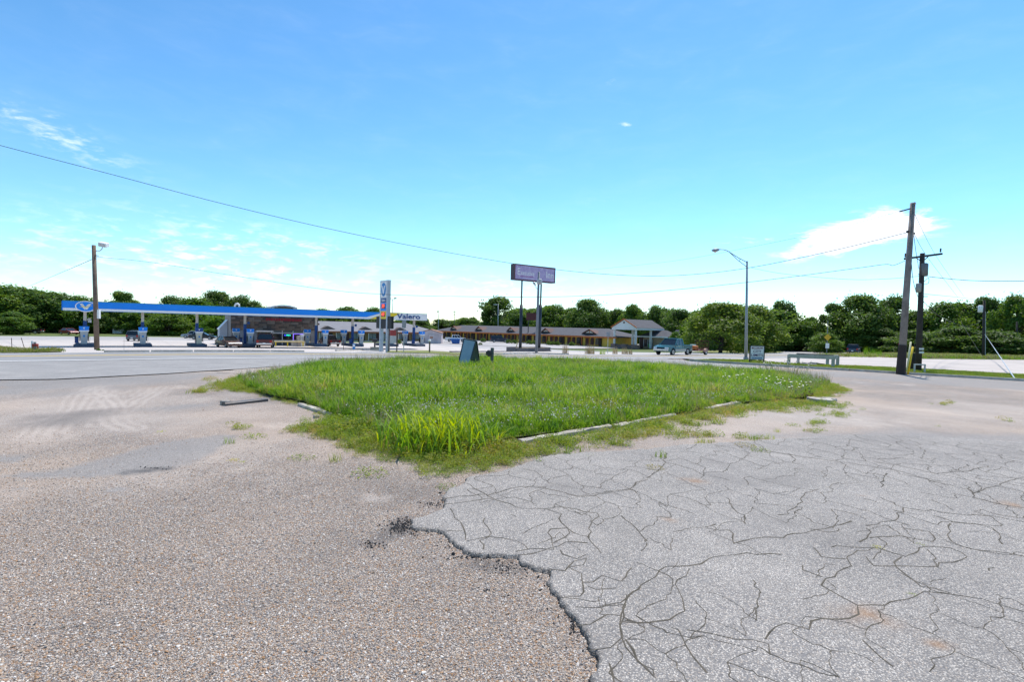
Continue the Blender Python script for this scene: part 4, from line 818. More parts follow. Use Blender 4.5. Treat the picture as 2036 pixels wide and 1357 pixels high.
def bow(x0,x1,zb,h,n=12): return [(x0+(x1-x0)*k/n, zb+h*(1-(2*k/n-1)**2)) for k in range(n+1)]
ax0, ax1 = qof(537,PS)-qs0, qof(589,PS)-qs0
pp = MB().prism([(ax0+.3,HS)]+bow(ax0+.3,ax1-.3,HS+.85,.35)+[(ax1-.3,HS)],-.15,3.).build('arched_parapet', STONE, st)
MB().prism(bow(ax0-.05,ax1+.05,HS+.86,.36)+bow(ax0-.05,ax1+.05,HS+1.08,.38)[::-1],-.3,3.2).build('arch_cap', M('arch_white',(.70,.68,.64),.7), pp)
for k in (ax0+.3,ax1-.5): MB().box((k+.1,-.2,HS+.45),(.35,.1,.9)).build('arch_post', WHITE, pp)
# glazing
gx0 = qof(540,PS)-qs0; gx1 = qof(604,PS)-qs0
GLASS = M('dark_glass',(.012,.014,.018),.06,.2,1,spec=.6)
MB().box(((gx0+gx1)/2,.26,1.3),(gx1-gx0+1.,.1,2.5)).build('shopfront', M('shop_dark',(.07,.09,.10),.6,.2,2), st)
FRAME = M('frame_white',(.66,.66,.68),.5,.05,2); NEON = glow('neon_purple',(.22,.08,1.),1.6); NEONG = glow('neon_teal',(.02,.75,.5),1.5); NEONB = glow('neon_blue',(.05,.08,.9),1.5)
for k in range(3):
    a = gx0+(gx1-gx0)*k/3; b = gx0+(gx1-gx0)*(k+1)/3; wn = MB().box(((a+b)/2,.18,1.45),(b-a-.1,.06,1.15)).build('window', GLASS, st)
    for (c,d) in ((((a+b)/2,.14,2.06),(b-a,.06,.10)),(((a+b)/2,.14,.84),(b-a,.06,.10)),((a,.14,1.3),(.10,.06,2.4)),((b,.14,1.3),(.10,.06,2.4))): MB().box((c[0],c[1]-.005*k,c[2]),d).build('window_frame', FRAME, wn)
    MB().box(((a+b)/2,.19,2.3),(b-a-.1,.04,.36)).build('transom', M('transom_grey',(.10,.115,.12),.4,.1,2), wn)
    if k == 2:
        for (c,d) in ((((a+b)/2,.10,1.96),(b-a-.15,.03,.05)),((a+.08,.10,1.45),(.05,.03,1.0)),((b-.08,.10,1.45),(.05,.03,1.0))): MB().box(c,d).build('neon_tube', NEON, wn)
    if k == 1:
        text_mb('O',.34,((a+b)/2-.42,.13,1.62),(1,0,0),(0,0,1),.03,1.1,.02).build('open_sign_letter', NEONB, wn); text_mb('PEN',.34,((a+b)/2+.12,.13,1.62),(1,0,0),(0,0,1),.03,1.1,.02).build('open_sign_letters', NEONG, wn)
aw0, aw1 = qof(509,PS)-qs0, qof(540,PS)-qs0
aw = MB().prism([(aw0,2.48),(aw1-.05,2.48),(aw1+.15,2.28),(aw0-.15,2.28)],-1.3,.0).build('door_awning', M('awning_white',(.62,.61,.58),.6,.2,6), st)
MB().box(((aw0+aw1)/2,.15,1.1),(aw1-aw0-.6,.12,2.1)).build('entrance_door', GLASS, st)
MB().box((2.,.22,1.25),(3.6,.14,2.45)).build('side_panel', M('panel_bluegrey',(.17,.20,.24),.6,.15,1), st)
# red sign lettering: blurred in the distance to a row of separate red strokes
rs = random.Random(5); rx0, rx1 = qof(528,PS)-qs0, qof(598,PS)-qs0; x = rx0
RED = M('sign_red',(.32,.02,.03),.5,.15,3)
while x < rx1:
    wv = rs.choice((.22,.28,.34)); MB().box((x+wv/2,-.1,4.32),(wv*.9,.06,.42)).build('sign_letter', RED, st); x += wv+.07
an = thing('store_annex','pale grey lean-to on the left side of the store','annex', Vector((*pq(PS+2.5,qs0-1.9), sb.z)), RZQ)
MB().prism([(.7,0),(1.85,0),(1.85,4.0),(.7,2.6)],1,3).build('wall', M('annex_grey',(.50,.53,.57),.7,.1,1), an); MB().prism([(.6,2.5),(1.85,4.02),(1.85,4.12),(.6,2.6)],.9,3.1).build('roof', WHITE, an)
for u, p_, w_, h_, lb, m in ((606,91.2,1.35,2.0,'white ice freezer by the store front',WHITE),(598,91.4,1.15,1.7,'pale beige vending box by the store front',M('beige_box',(.52,.46,.42),.6)),(585,91.6,.8,.95,'small white box under the store windows',GREYP)):
    t = thing('ice_freezer' if u==606 else 'outdoor_cabinet', lb, 'freezer' if u==606 else 'cabinet', up(u,p_), RZQ)
    MB().box((0,0,h_/2),(w_,.8,h_)).build('body', m, t, bevel=.04)
    for k in (-1,1): MB().box((k*w_*.24,-.42,h_*.55),(w_*.4,.04,h_*.5)).build('door', GREYP if u==606 else m, t)
# ice-cream-swirl shaped white vent hood that shows over the canopy
vp = P(471,609,92); vt = thing('roof_vent','white curved vent hood rising above the canopy line','vent', vp, 0)
MB().tube([(-.35,0,-1.2),(-.35,0,0),(-.2,0,.35),(.1,0,.42),(.35,0,.25),(.45,0,-.25)],.17,8).build('duct', WHITE, vt, True)
MB().cyl((-.35,0,-2.5),(-.35,0,-1.2),.22).build('base', STEELG, vt)
# stop sign by the store
def stop_sign(loc, rz, label, h=2.1):
    t = thing('stop_sign', label, 'stop sign', loc, rz); pl = MB().prism([(.38*math.cos(R(22.5+45*k)), h+.38*math.sin(R(22.5+45*k))) for k in range(8)],-.01,.01).build('plate', M('stop_red',(.45,.02,.03),.5), t)
    text_mb('STOP',.28,(0,-.014,h-.1),(1,0,0),(0,0,1),.01,.85,.01).build('lettering', WHITE, pl); MB().cyl((0,.04,0),(0,.04,h+.3),.03).build('post', STEELG, t)
stop_sign(up(469,88.5), RZQ, 'red stop sign at the left corner of the store', 1.7)
stop_sign(Vector((gnd(1789,704).x,gnd(1789,704).y,gnd(1789,704).z)), R(-12), 'red stop sign half behind the leaning utility pole', 2.0)
# ------------------------------------------------------------------ price pylon
g = gnd(764,700.5); k = mpp(g); H = 140*k
py = thing('price_pylon','tall white station price sign with blue and yellow panels','sign', g, RZQ+math.pi/2)   # local x runs away from the road
SW = 1.75; PYW = M('pylon_white',(.62,.66,.72),.5,.08,1)
for sx in (-1,1): MB().box((sx*(SW/2-.12),0,H/2),(.26,.30,H)).build('leg', M('pylon_grey',(.46,.50,.56),.5,.08,1), py)
zb = H*.47
MB().box((0,0,(H+zb)/2),(SW-.5,.28,H-zb)).build('cabinet', PYW, py)
MB().box((0,0,H+.05),(SW+.02,.34,.1)).build('cap', PYW, py)
# local +y looks to the left of the picture
def face(name, x0,x1,z0,z1_,m,par=py,y=.142,th=.02): return MB().box(((x0+x1)/2,y+th/2,(z0+z1_)/2),(x1-x0,th,z1_-z0)).build(name, m, par)
fw = SW/2-.26
face('logo_panel',-fw,fw,H*.78,H*.99,WHITE); lo = MB().prism(oval(0,H*.885,.52,.62,0),.163,.19).build('logo_oval', TEALB, py)
MB().prism([(a*-.75,H*.885+b*1.05) for a,b in V_],.191,.205).build('logo_letter', WHITE, lo)
nm_ = face('name_panel',-fw,fw,H*.70,H*.765,DBLUE); text_mb('Valero',.34,(0,.164,H*.718),(-1,0,0),(0,0,1),.01,.95,.01).build('name_lettering', WHITE, nm_)
gp = face('grade_panel',-fw,fw,H*.585,H*.695,BLUE); dp = face('diesel_panel',-fw,fw,H*.47,H*.58,YEL)
LED = glow('led_red',(1.,.10,.05),.9)
for par, zz in ((gp,H*.615),(dp,H*.50)):
    pd = face('digit_board',-.42,.42,zz,zz+H*.065,DARK,par,.163); text_mb('399' if par is gp else '449',.50,(0,.186,zz+.07),(-1,0,0),(0,0,1),.01,.9,.02).build('digits', LED, pd)
MB().box((0,0,H*.42),(3.5,.22,1.35*H/7.8)).build('message_board', BLACK, py)
# ------------------------------------------------------------------ small things near the pylon
def post_sign(u, v, h, label, plate=None, pm=None, lean=0, r=.035, name='sign_post', rz=0, cat='sign post', pmat=STEELG):
    g = gnd(u,v); t = thing(name, label, cat, g, rz); e = Vector((math.tan(lean)*h,0,h)); MB().tube([(0,0,0),e],r,7).build('post', pmat, t)
    if plate: MB().box((e.x,-.05,h-plate[1]/2),(plate[0],.03,plate[1])).build('plate', pm, t)
    return t
WOOD = M('weathered_wood',(.20,.155,.12),.9,.35,1.5,bump=.5,bscale=20,c2=(.12,.095,.08)); BROWNM = M('brown_metal',(.10,.055,.045),.7)
post_sign(802.5,701.5,64*mpp(gnd(802.5,701.5)),'tall grey road sign post seen from behind by the pylon',(8*mpp(gnd(802.5,701.5)),15*mpp(gnd(802.5,701.5))),M('sign_back',(.28,.29,.31),.6))
post_sign(683,697.5,1.15,'thin dark stake on the grass kerb',r=.03,pmat=BROWNM)
for i,(u,v,l,lb) in enumerate(((24,697.5,-.05,'thin rusty stake in the left verge'),(50,697.5,-.3,'leaning rusty stake in the left verge'))): post_sign(u,v,.95,lb,lean=l,r=.022,pmat=BROWNM,name='stake',cat='stake')
mb_ = post_sign(854,702,1.05,'roadside mailbox on a wooden post across the road',r=.07,name='mailbox',cat='mailbox',pmat=WOOD); MB().box((0,-.15,1.12),(.2,.5,.2)).build('box', WHITE, mb_, bevel=.05)
g = gnd(781,701); rsn = thing('reader_sign','red and white sign board between two dark posts','sign', g, 0)
for sx in (-.36,.36): MB().box((sx,0,1.05),(.09,.09,2.1)).build('post', BROWNM, rsn)
b_ = MB().box((0,0,1.42),(.6,.05,1.2)).build('board', M('board_pale',(.55,.52,.52),.6,.2,4), rsn); MB().box((0,-.035,1.75),(.56,.02,.5)).build('red_panel', M('faded_red',(.42,.06,.06),.6,.2,4), b_)
g = gnd(745,697); bx = thing('service_box','dark box on a post above a concrete planter','service box', g, RZQ)
MB().box((0,0,.22),(1.0,.6,.44)).build('planter', M('planter_grey',(.24,.24,.20),.9,.2,3), bx); MB().box((0,0,.75),(.16,.16,.7)).build('post', DARK, bx); MB().box((0,0,1.3),(.6,.45,.45)).build('box', DARK, bx, bevel=.03)
g = gnd(703.5,697); sb_ = thing('ground_board','small blue and white board standing on the kerb','board', g, .1); MB().box((0,0,.4),(.32,.05,.8)).build('panel', TEALB, sb_); MB().box((0,-.03,.58),(.24,.02,.3)).build('print', WHITE, sb_)
# red and orange pipework on the left verge
g = gnd(70,700.5); k = mpp(g); vp_ = thing('valve_assembly','red valve box on orange pipes beside a white post in the left verge','valve', g, 0)
ORG = M('pipe_orange',(.45,.12,.05),.6,.25,6)
MB().cyl((-6*k,0,0),(-6*k,0,22*k),1.8*k).build('white_post', WHITE, vp_); MB().cyl((-.5*k,0,0),(-.5*k,0,19*k),1.8*k).build('centre_pipe', M('pipe_grey',(.30,.30,.28),.6), vp_)
for x0, x1 in ((-5.2*k,-4.6*k),(6.5*k,4.2*k)): MB().cyl((x0,0,0),(x1,0,13*k),1.6*k).build('pipe', ORG, vp_)
MB().box((0,0,14.*k),(9*k,6*k,5*k)).build('valve_body', M('valve_red',(.35,.03,.02),.5), vp_, bevel=.02); MB().cyl((-.5*k,0,14*k),(-.5*k,0,20*k),2.2*k).build('valve_cap', M('pipe_grey',(.30,.30,.28),.6), vp_)
# ================================================================== POLES AND WIRES
POLE = M('pole_wood',(.19,.135,.10),.9,.35,2,bump=.6,bscale=15,c2=(.11,.08,.065)); POLEG = M('pole_wood_grey',(.26,.225,.205),.9,.3,2,bump=.6,bscale=15,c2=(.17,.14,.125)); POLED = M('pole_wood_dark',(.055,.045,.042),.9,.35,2,bump=.5,bscale=15)
WIRE = M('wire',(.03,.03,.035),.6)
def pole(name, u, v, ut, vt_, r0, r1, mat, label, cat='utility pole'):
    g = gnd(u,v); D = dist(g); t = thing(name, label, cat, g, 0); top = P(ut,vt_,D)-g
    MB().tube([(0,0,-.3),top*.5,top],[r0,(r0+r1)/2,r1],10).build('pole', mat, t, True); return t, g, D, top
def rel(t, u, v, D): return P(u,v,D)-Vector(t.location)
tL, gL, DL, topL = pole('utility_pole',193,696,186.5,488,.20,.15,POLE,'leaning brown wooden pole with floodlight at the station entrance')
MB().tube([rel(tL,191,499,DL),rel(tL,199,499,DL),rel(tL,203,495,DL),rel(tL,203.5,491,DL)],.035,6).build('lamp_arm', STEELG, tL)
fl_ = MB().box((0,0,0),(.62,.5,.36)).build('floodlight', WHITE, tL, bevel=.05); fl_.location = rel(tL,206,486.5,DL); fl_.rotation_euler = (.3,.15,.2)
MB().box((.0,-.26,-.02),(.5,.02,.26)).build('lamp_glass', M('lamp_glass',(.5,.52,.55),.1), fl_)
MB().box(tuple(rel(tL,196.5,625,DL)),(.16,.2,.75)).build('meter_box', WHITE, tL); MB().tube([rel(tL,190,508,DL),rel(tL,196,509,DL)],.03,6).build('bracket', DARK, tL)
# street lamp
g = gnd(1483,716.5); D = dist(g); sl = thing('street_lamp','tall steel street lamp with curved truss arm behind the city sign','street lamp', g, 0)
pt = P(1485.5,519.5,D)-g; SLM = M('lamp_steel',(.30,.33,.38),.5,.12,2,metal=.3)
MB().tube([(0,0,0),pt*.5,pt],[.13,.105,.075],10).build('pole', SLM, sl, True); MB().cyl((0,0,0),(0,0,.25),.2).build('base', SLM, sl)
ra = lambda u,v: P(u,v,D)-g
MB().tube([ra(1485.5,522),ra(1470,514),ra(1451,502),ra(1445,498.5),ra(1438,496.5),ra(1430,496.3)],.035,7).build('arm', SLM, sl, True); MB().tube([ra(1485,531),ra(1470,520),ra(1451,502.5)],.03,7).build('brace', SLM, sl, True); MB().tube([ra(1471,514),ra(1471,519.5)],.02,6).build('strut', SLM, sl)
MB().tube([ra(1430,496.4),ra(1427,497),ra(1420,497.8),ra(1415,498.4)],[.06,.13,.15,.05],10).build('luminaire', SLM, sl, True); MB().tube([ra(1427,498.5),ra(1422,500),ra(1418,499.6)],[.05,.12,.05],9).build('lens', M('lens_amber',(.70,.45,.36),.3), sl, True)
# the two utility poles on the right
t1, g1, D1, top1 = pole('utility_pole',1790.5,744.5,1815,404,.20,.13,POLEG,'tall leaning grey utility pole at the right')
MB().tube([(0,0,-.3),top1*.17],[.25,.205],10).build('butt_wrap', M('tar_wrap',(.05,.035,.03),.9), t1)
r1_ = lambda u,v: rel(t1,u,v,D1)
MB().bar(r1_(1789,421),r1_(1810,415),.07).build('guy_strut', DARK, t1); MB().bar(r1_(1813,408),r1_(1819,404),.12).build('pole_cap', DARK, t1); MB().cyl(r1_(1803,461),r1_(1812,461),.07,n=8).build('insulator', DARK, t1); MB().cyl(r1_(1814,465),r1_(1818,464),.06,n=8).build('insulator', DARK, t1)
t2, g2, D2, top2 = pole('utility_pole',1825.5,738,1834,504,.19,.14,POLED,'dark utility pole with crossarm and transformers at the right')
r2_ = lambda u,v: rel(t2,u,v,D2)
MB().bar(r2_(1798,515),r2_(1873,505),.11,.13).build('crossarm', POLED, t2)
for a in (1821,1847): MB().bar(r2_(a,513 if a<1830 else 509),r2_(1834,521),.04).build('brace', DARK, t2)
for u,v in ((1800,512),(1870,502)): MB().lathe([(.03,0),(.06,.08),(.03,.12),(.06,.18),(.03,.26)],r2_(u,v),8).build('insulator', DARK, t2)
def can_(c, r, h, nm, m): MB().lathe([(r*.6,0),(r,.06),(r,h-.05),(r*.7,h)],c,12).build(nm, m, t2, True)
can_(r2_(1836,550),.24,.85,'transformer', M('transformer_grey',(.17,.17,.18),.5)); can_(r2_(1826,582),.16,.6,'meter_can', M('transformer_pale',(.30,.29,.29),.5))
for v0,v1 in ((546,556),(590,596)): MB().bar(r2_(1826,v0),r2_(1844,v0),.05).build('bracket', DARK, t2)
for k in (694,701): MB().box(tuple(r2_(1826.5,k)-Vector((0,.24,0))),(.3,.02,.12)).build('number_tag', WHITE, t2)
ts, gs_, Ds, tps = pole('pole_stub',1814,736.5,1816,702,.19,.18,POLED,'short dark cut pole stub between the utility poles','pole stub')
MB().cyl((0,0,0),(0,0,.001),.01)
for i,(a,b,c) in enumerate((((1803,740),(1811,680),'pale plastic guy wire marker left of the yellow one'),((1805,745),(1815,690),'yellow plastic guy wire marker by the utility poles'))):
    g = gnd(*a); D = dist(g); t = thing('guy_marker', c, 'guy marker', g, 0); MB().tube([(0,0,0), P(*b,D)-g],.05,7).build('sleeve', YEL if i else M('marker_cream',(.75,.70,.45),.6), t, True)
g = gnd(1828,743); bf = thing('bike_rack','small grey metal frame on the grass by the dark pole','rack', g, -.25)
k = mpp(g)
for x0 in (-.26,.26): MB().box((x0,0,.27),(.07,.07,.54)).build('post', STEELG, bf)
MB().box((0,0,.52),(.6,.08,.07)).build('bar', STEELG, bf)
# far poles
t3, g3, D3, top3 = pole('utility_pole',1955,712,1957,598,.2,.15,POLED,'far dark utility pole with transformer before the right woods')
can3 = MB().lathe([(.2,0),(.3,.08),(.3,1.0),(.2,1.1)],rel(t3,1949,622,D3),10).build('transformer', WHITE, t3, True); MB().tube([rel(t3,1958.5,714,D3),rel(t3,1959,620,D3)],.07,7).build('conduit', STEELG, t3)
t4, g4, D4, top4 = pole('utility_pole',2021,709,2022,640,.17,.13,POLED,'slim dark pole at the right edge before the woods')
t5, g5, D5, top5 = pole('utility_pole',107,661,106.5,592,.18,.13,POLEG,'pale pole with lamp before the left woods'); MB().box(tuple(rel(t5,108,597,D5)),(.6,.4,.4)).build('lamp_head', WHITE, t5)
t6, g6, D6, top6 = pole('light_pole',780,674,780.5,596,.13,.09,STEELG,'twin headed light pole behind the price sign','light pole')
MB().bar(rel(t6,775,596,D6),rel(t6,786,595,D6),.09).build('crossbar', STEELG, t6)
for u in (774.5,786): MB().box(tuple(rel(t6,u,593.5,D6)),(.7,.5,.3)).build('lamp_head', DARK, t6)
t7, g7, D7, top7 = pole('light_pole',871,672,872.5,616,.13,.1,STEELG,'slim light pole at the left end of the motel roof','light pole'); MB().box(tuple(rel(t7,870,620,D7)),(.5,.4,.4)).build('lamp_head', DARK, t7)
t8, g8, D8, top8 = pole('utility_pole',903,668,903.5,618,.15,.12,POLEG,'distant wooden pole with two crossarms beyond the motel')
for v in (620.5,626): MB().bar(rel(t8,899,v,D8),rel(t8,908,v,D8),.18).build('crossarm', POLEG, t8)
t9, g9, D9, top9 = pole('light_pole',990,676,990.5,604,.14,.1,STEELG,'pale light pole in front of the big open tree','light pole'); MB().box(tuple(rel(t9,985,606,D9)),(1.2,.4,.25)).build('lamp_head', STEELG, t9)
t10, g10, D10, top10 = pole('utility_pole',1463,690,1463.5,604,.18,.14,POLED,'far pole with crossarm showing above the round trees'); MB().bar(rel(t10,1458,606,D10),rel(t10,1468,605.5,D10),.2).build('crossarm', POLED, t10)
def wire(pts, label, r=.014):
    """hanging cable through (u, v, distance) points"""
    q = [P(*p) for p in pts]; out = []
    for i in range(len(q)-1):
        a = q[max(i-1,0)]; b, c = q[i], q[i+1]; d = q[min(i+2,len(q)-1)]
        for k in range(8):
            t = k/8; out.append(.5*((2*b)+(c-a)*t+(2*a-5*b+4*c-d)*t*t+(3*b-a-3*c+d)*t**3))
    out.append(q[-1]); o = out[0]; mb = MB().tube([x-o for x in out], r, 5); ob = mb.build('overhead_wire', WIRE); ob.location = o; return tag(ob, label, 'wire', 'overhead wires')
wire([(-120,256,30),(0,289,31.5),(215,345,33),(430,402,34.5),(640,452,36),(830,491,37),(1018,524,37.5),(1150,541,37.5),(1280,549,37),(1390,545,36.5),(1500,531,36),(1650,500,D1+.4),(1806,462,D1)],'long dark cable falling from the upper left to the tall right pole',.017)
wire([(192,511,DL),(300,522,51),(450,546,49),(640,575,46),(760,585.5,44),(920,590,42),(1128,590,40),(1300,580,38),(1500,560,36),(1700,534,D2),(1760,526,D2),(1776,528,D2),(1799,519,D2)],'low cable from the floodlight pole to the right crossarm',.017)
wire([(183,516,DL),(120,543,70),(50,572,110),(0,588,150)],'cable running left from the floodlight pole into the woods',.025)
wire([(1170,537,60),(1340,519,52),(1500,490,45),(1650,458,38),(1795,418,D1)],'thin cable rising to the top of the tall right pole',.009)
wire([(1490,532,45),(1560,545,42),(1680,555.5,38),(1760,555,D2),(1832,549,D2)],'slack cable between street lamp and the dark pole',.012)
wire([(1843,550,D2),(1900,556,D2),(1960,559,D2-3),(2100,559,D2-6)],'thick cable leaving the dark pole to the right',.02)
wire([(1838,585,D2),(1900,591,55),(1957,598,D3)],'cable from the dark pole to the far right pole',.018)
wire([(1816,420,D1),(1850,490,44),(1875,530,55),(1918,592,80)],'steep thin cable right of the tall pole',.012); wire([(1818,466,D1),(1850,520,42),(1905,592,75)],'second steep thin cable right of the tall pole',.012)
wire([(1812,520,D1),(1816,560,D1),(1826,594,D2)],'loose drop cable between the two right poles',.015); wire([(1817,468,D1),(1821,500,D1),(1827,535,D2)],'short drop cable to the transformer',.014)
wire([(1838,560,D2),(1846,553,D2),(1846,563,D2),(1838,566,D2)],'small wire loop beside the transformer',.016)
wire([(1836,600,D2),(1870,630,60),(1912,648,72),(1940,645,D3-3),(1954,634,D3)],'sagging cable before the right woods',.02)
wire([(1834,603,D2),(1822,670,D2),(1805,740,D2-1)],'guy wire down to the yellow marker',.012)
gw = thing('guy_wire','thick slanting guy wire at the far right','guy wire', gnd(2020,757), 0); MB().tube([(0,0,0), P(1975,690,D3-22)-Vector(gw.location), P(1958,665,D3)-Vector(gw.location)],[.035,.03,.02],6).build('strand', STEELG, gw)
gw = thing('guy_wire','thin slanting guy wire crossing the pale parking','guy wire', gnd(1986,755.5), 0); MB().tube([(0,0,0), P(1958,718,D3-16)-Vector(gw.location), P(1910,640,D3)-Vector(gw.location)],.011,6).build('strand', WIRE, gw)
# ================================================================== SIGNS
g = gnd(1057,699.5); D = dist(g); k = mpp(g); es = thing('motel_sign','faded purple motel sign box on two tall dark poles','sign', g, RZQ)
def lq(u): return qof(u, -QY*g.x+QX*g.y)-(QX*g.x+QY*g.y)
x0, x1 = lq(1022.5), lq(1104); zt0 = 0
inv = Matrix.Rotation(-RZQ,4,'Z')
def loc_at(u, v):                                     # local point on the sign plane seen at (u, v)
    d = ray(u,v); n = Vector((-QY,QX,0)); t = (Vector(g)-Vector((0,0,EYE))).dot(n)/d.dot(n); return inv @ (Vector((0,0,EYE))+d*t-Vector(g))
a, b = loc_at(1023,525), loc_at(1023,556); c = loc_at(1104,534); zt_, zb_ = (a.z+c.z)/2+.05, (b.z+loc_at(1104,563).z)/2-.05
XL, XR = a.x, c.x; TH = .95
EXB = M('sign_casing',(.075,.06,.075),.6,.2,2); PURP = M('faded_purple',(.50,.42,.58),.6,.25,1.6,c2=(.34,.25,.48),detail=9); PALE = M('ghost_letter',(.80,.79,.82),.6,.15,3)
MB().box(((XL+XR)/2,TH/2,(zt_+zb_)/2),(XR-XL,TH,zt_-zb_)).build('casing', EXB, es)
fc = MB().box(((XL+XR)/2,-.02,(zt_+zb_)/2),(XR-XL-.36,.04,zt_-zb_-.34)).build('face', PURP, es)
for z_ in (zt_-.06,zb_+.06): MB().box(((XL+XR)/2,-.04,z_),(XR-XL+.02,.08,.14)).build('frame', M('sign_frame',(.13,.05,.075),.6), es)
for xx in (XL+.07,XR-.07): MB().box((xx,-.035,(zt_+zb_)/2),(.14,.08,zt_-zb_-.26)).build('frame', M('sign_frame',(.13,.05,.075),.6), es)
HH = zt_-zb_; mid = zb_+HH*.34
text_mb('E',.62*HH,(XL+.85,-.045,mid),(1,0,0),(0,0,1),.015,1,.004,fit=.5).build('lettering', PALE, fc); text_mb('xecutive',.44*HH,(XL+2.55,-.045,mid),(1,0,0),(0,0,1),.015,1,.003,fit=2.7).build('lettering', PALE, fc); text_mb('Inn',.62*HH,(XR-1.15,-.045,mid-.12),(1,0,0),(0,0,1),.015,1,.004,fit=1.5).build('lettering', PALE, fc)
MB().box((XL+2.4,-.045,mid-.2),(2.6,.012,.07)).build('underline', M('sign_underline',(.35,.05,.22),.6), fc)
DP = M('sign_post_paint',(.035,.042,.055),.5,.25,2)
for u0,u1 in ((1038,1041.5),(1075.5,1080)):
    bx_ = loc_at(u0,693); tx = loc_at(u1,560); MB().tube([(bx_.x,TH/2,0),((bx_.x*.35+tx.x*.65),TH/2,bx_.z*.35+tx.z*.65)],.24,10).build('lower_post', DP, es, True); MB().tube([((bx_.x*.35+tx.x*.65),TH/2,bx_.z*.35+tx.z*.65),(tx.x,TH/2,zb_+.1)],.13,10).build('upper_post', DP, es, True)
pl_ = thing('sign_planter','low grey brick planter around the motel sign posts','planter', g, RZQ); BRK = M('brick_grey',(.15,.14,.145),.9,.3,5)
pa, pb = lq(1024), lq(1093); PH = 8*k
MB().box(((pa+pb)/2,.9,PH/2-.02),(pb-pa-.12,2.2,PH-.1)).build('core', SOIL, pl_); n = 0
bme = MB().box((0,0,0),(.385,.12,.17)).mesh('brick'); bme.materials.append(BRK)
for zr in range(max(2,int(PH/.18))):
    xx = pa+(zr%2)*.2
    while xx < pb-.2: o = link('brick', bme, None, pl_); o.location = (xx+.2,-.26+random.uniform(-.012,.012),.09+zr*.18); xx += .4
for xx in (pa,pb): MB().box((xx,.9,PH/2),(.14,2.3,PH)).build('end_wall', BRK, pl_)
MB().box(((pa+pb)/2,2.05,PH/2),(pb-pa,.14,PH)).build('rear_wall', BRK, pl_)
tb_, gb_, Db_, tpb = pole('light_pole',1066.5,701.5,1071.5,541,.20,.14,M('pole_bluegrey',(.19,.21,.24),.6,.2,2),'grey pole with transformer and lamp before the motel sign','light pole')
rb = lambda u,v: rel(tb_,u,v,Db_)
MB().lathe([(.3,0),(.34,.05),(.34,.62),(.25,.7)],rb(1072.5,565.5),12).build('transformer', M('can_grey',(.42,.43,.44),.5), tb_, True); MB().tube([rb(1068.5,575),rb(1066,573),rb(1064.5,568)],.04,6).build('lamp_arm', STEELG, tb_); MB().tube([rb(1064.5,568),rb(1062,563.5),rb(1060.5,561)],[.08,.17,.12],8).build('lamp_head', STEELG, tb_, True)
post_sign(1023,699,2.2,'leaning yellow bollard marker at the motel sign planter',lean=.33,r=.06,name='bollard',cat='bollard',pmat=M('bollard_yellow',(.50,.40,.06),.6,.25,4))
# city limits sign
g = gnd(1504.5,722.5); k = mpp(g); cs = thing('city_limits_sign','white yard sign reading city limits in a black metal frame on the grass strip','sign', g, R(2))
wS, hS = 26.5*k, 26*k; z0 = 7.5*k; FR = BLACK
bd_ = MB().box((0,0,z0+hS/2),(wS,.04,hS)).build('board', M('board_white',(.74,.76,.78),.5,.05,2), cs)
for sx in (-1,1): MB().box((sx*(wS/2+.04),0,(z0+hS)/2),(.07,.06,z0+hS+.05)).build('frame_post', FR, cs); MB().box((sx*wS*.34-.1,.25,.28),(.03,.5,.03)).build('foot', FR, cs); MB().bar((sx*wS*.36,0,z0),(sx*wS*.30,.35,0),.03).build('brace', FR, cs)
for zz in (z0-.03,z0+hS+.03): MB().box((0,0,zz),(wS+.1,.06,.06)).build('frame_bar', FR, cs)
NAV = M('ink_purple',(.10,.03,.14),.6); MRN = M('ink_maroon',(.20,.03,.09),.6)
for tx, zz, sz, wd, m in (('MULDROW',.78,.24,.86,MRN),('CITY',.51,.27,.62,NAV),('LIMITS',.23,.27,.90,NAV)): text_mb(tx,sz*hS,(0,-.028,z0+hS*zz),(1,0,0),(0,0,1),.006,1,.008,fit=wd*wS).build('lettering', m, bd_)
ib = M('ink_blue',(.04,.16,.36),.6); xx = -wS*.42; rs = random.Random(8)
while xx < wS*.4:
    ww = rs.choice((.03,.045,.06)); MB().box((xx+ww/2,-.026,z0+hS*.1),(ww,.006,.09)).build('small_print', ib, bd_); xx += ww+.018
# white wooden guard frame
ga, gb2, gc, gd_ = gnd(1568,727), gnd(1656,731), gnd(1665,728.5), gnd(1587,722.5)
gf = thing('rail_enclosure','pale weathered wooden rail frame on the grass strip','rail frame', ga, 0); GW = M('rail_wood',(.46,.45,.41),.85,.25,3,c2=(.30,.29,.26)); GD = M('rail_dark',(.07,.07,.075),.8,.2,3); hR = .78
pp_ = [Vector(x)-Vector(ga) for x in (ga,gb2,gc,gd_)]; far2 = pp_[3]+(pp_[2]-pp_[3])*.76
for v in (*pp_,far2): MB().box((v.x,v.y,v.z+hR/2-.05),(.15,.15,hR)).build('post', GW, gf)
off = Vector((0,0,hR-.12))
MB().bar(pp_[0]+off+Vector((-.08,-.1,0)),pp_[1]+off+Vector((.08,-.1,0)),.07,.26).build('front_rail', GW, gf); MB().bar(pp_[1]+off,pp_[2]+off,.07,.26).build('side_rail', GW, gf); MB().bar(pp_[3]+off+Vector((-.08,.1,0)),pp_[2]+off+Vector((0,.1,0)),.07,.24).build('rear_rail', GD, gf)
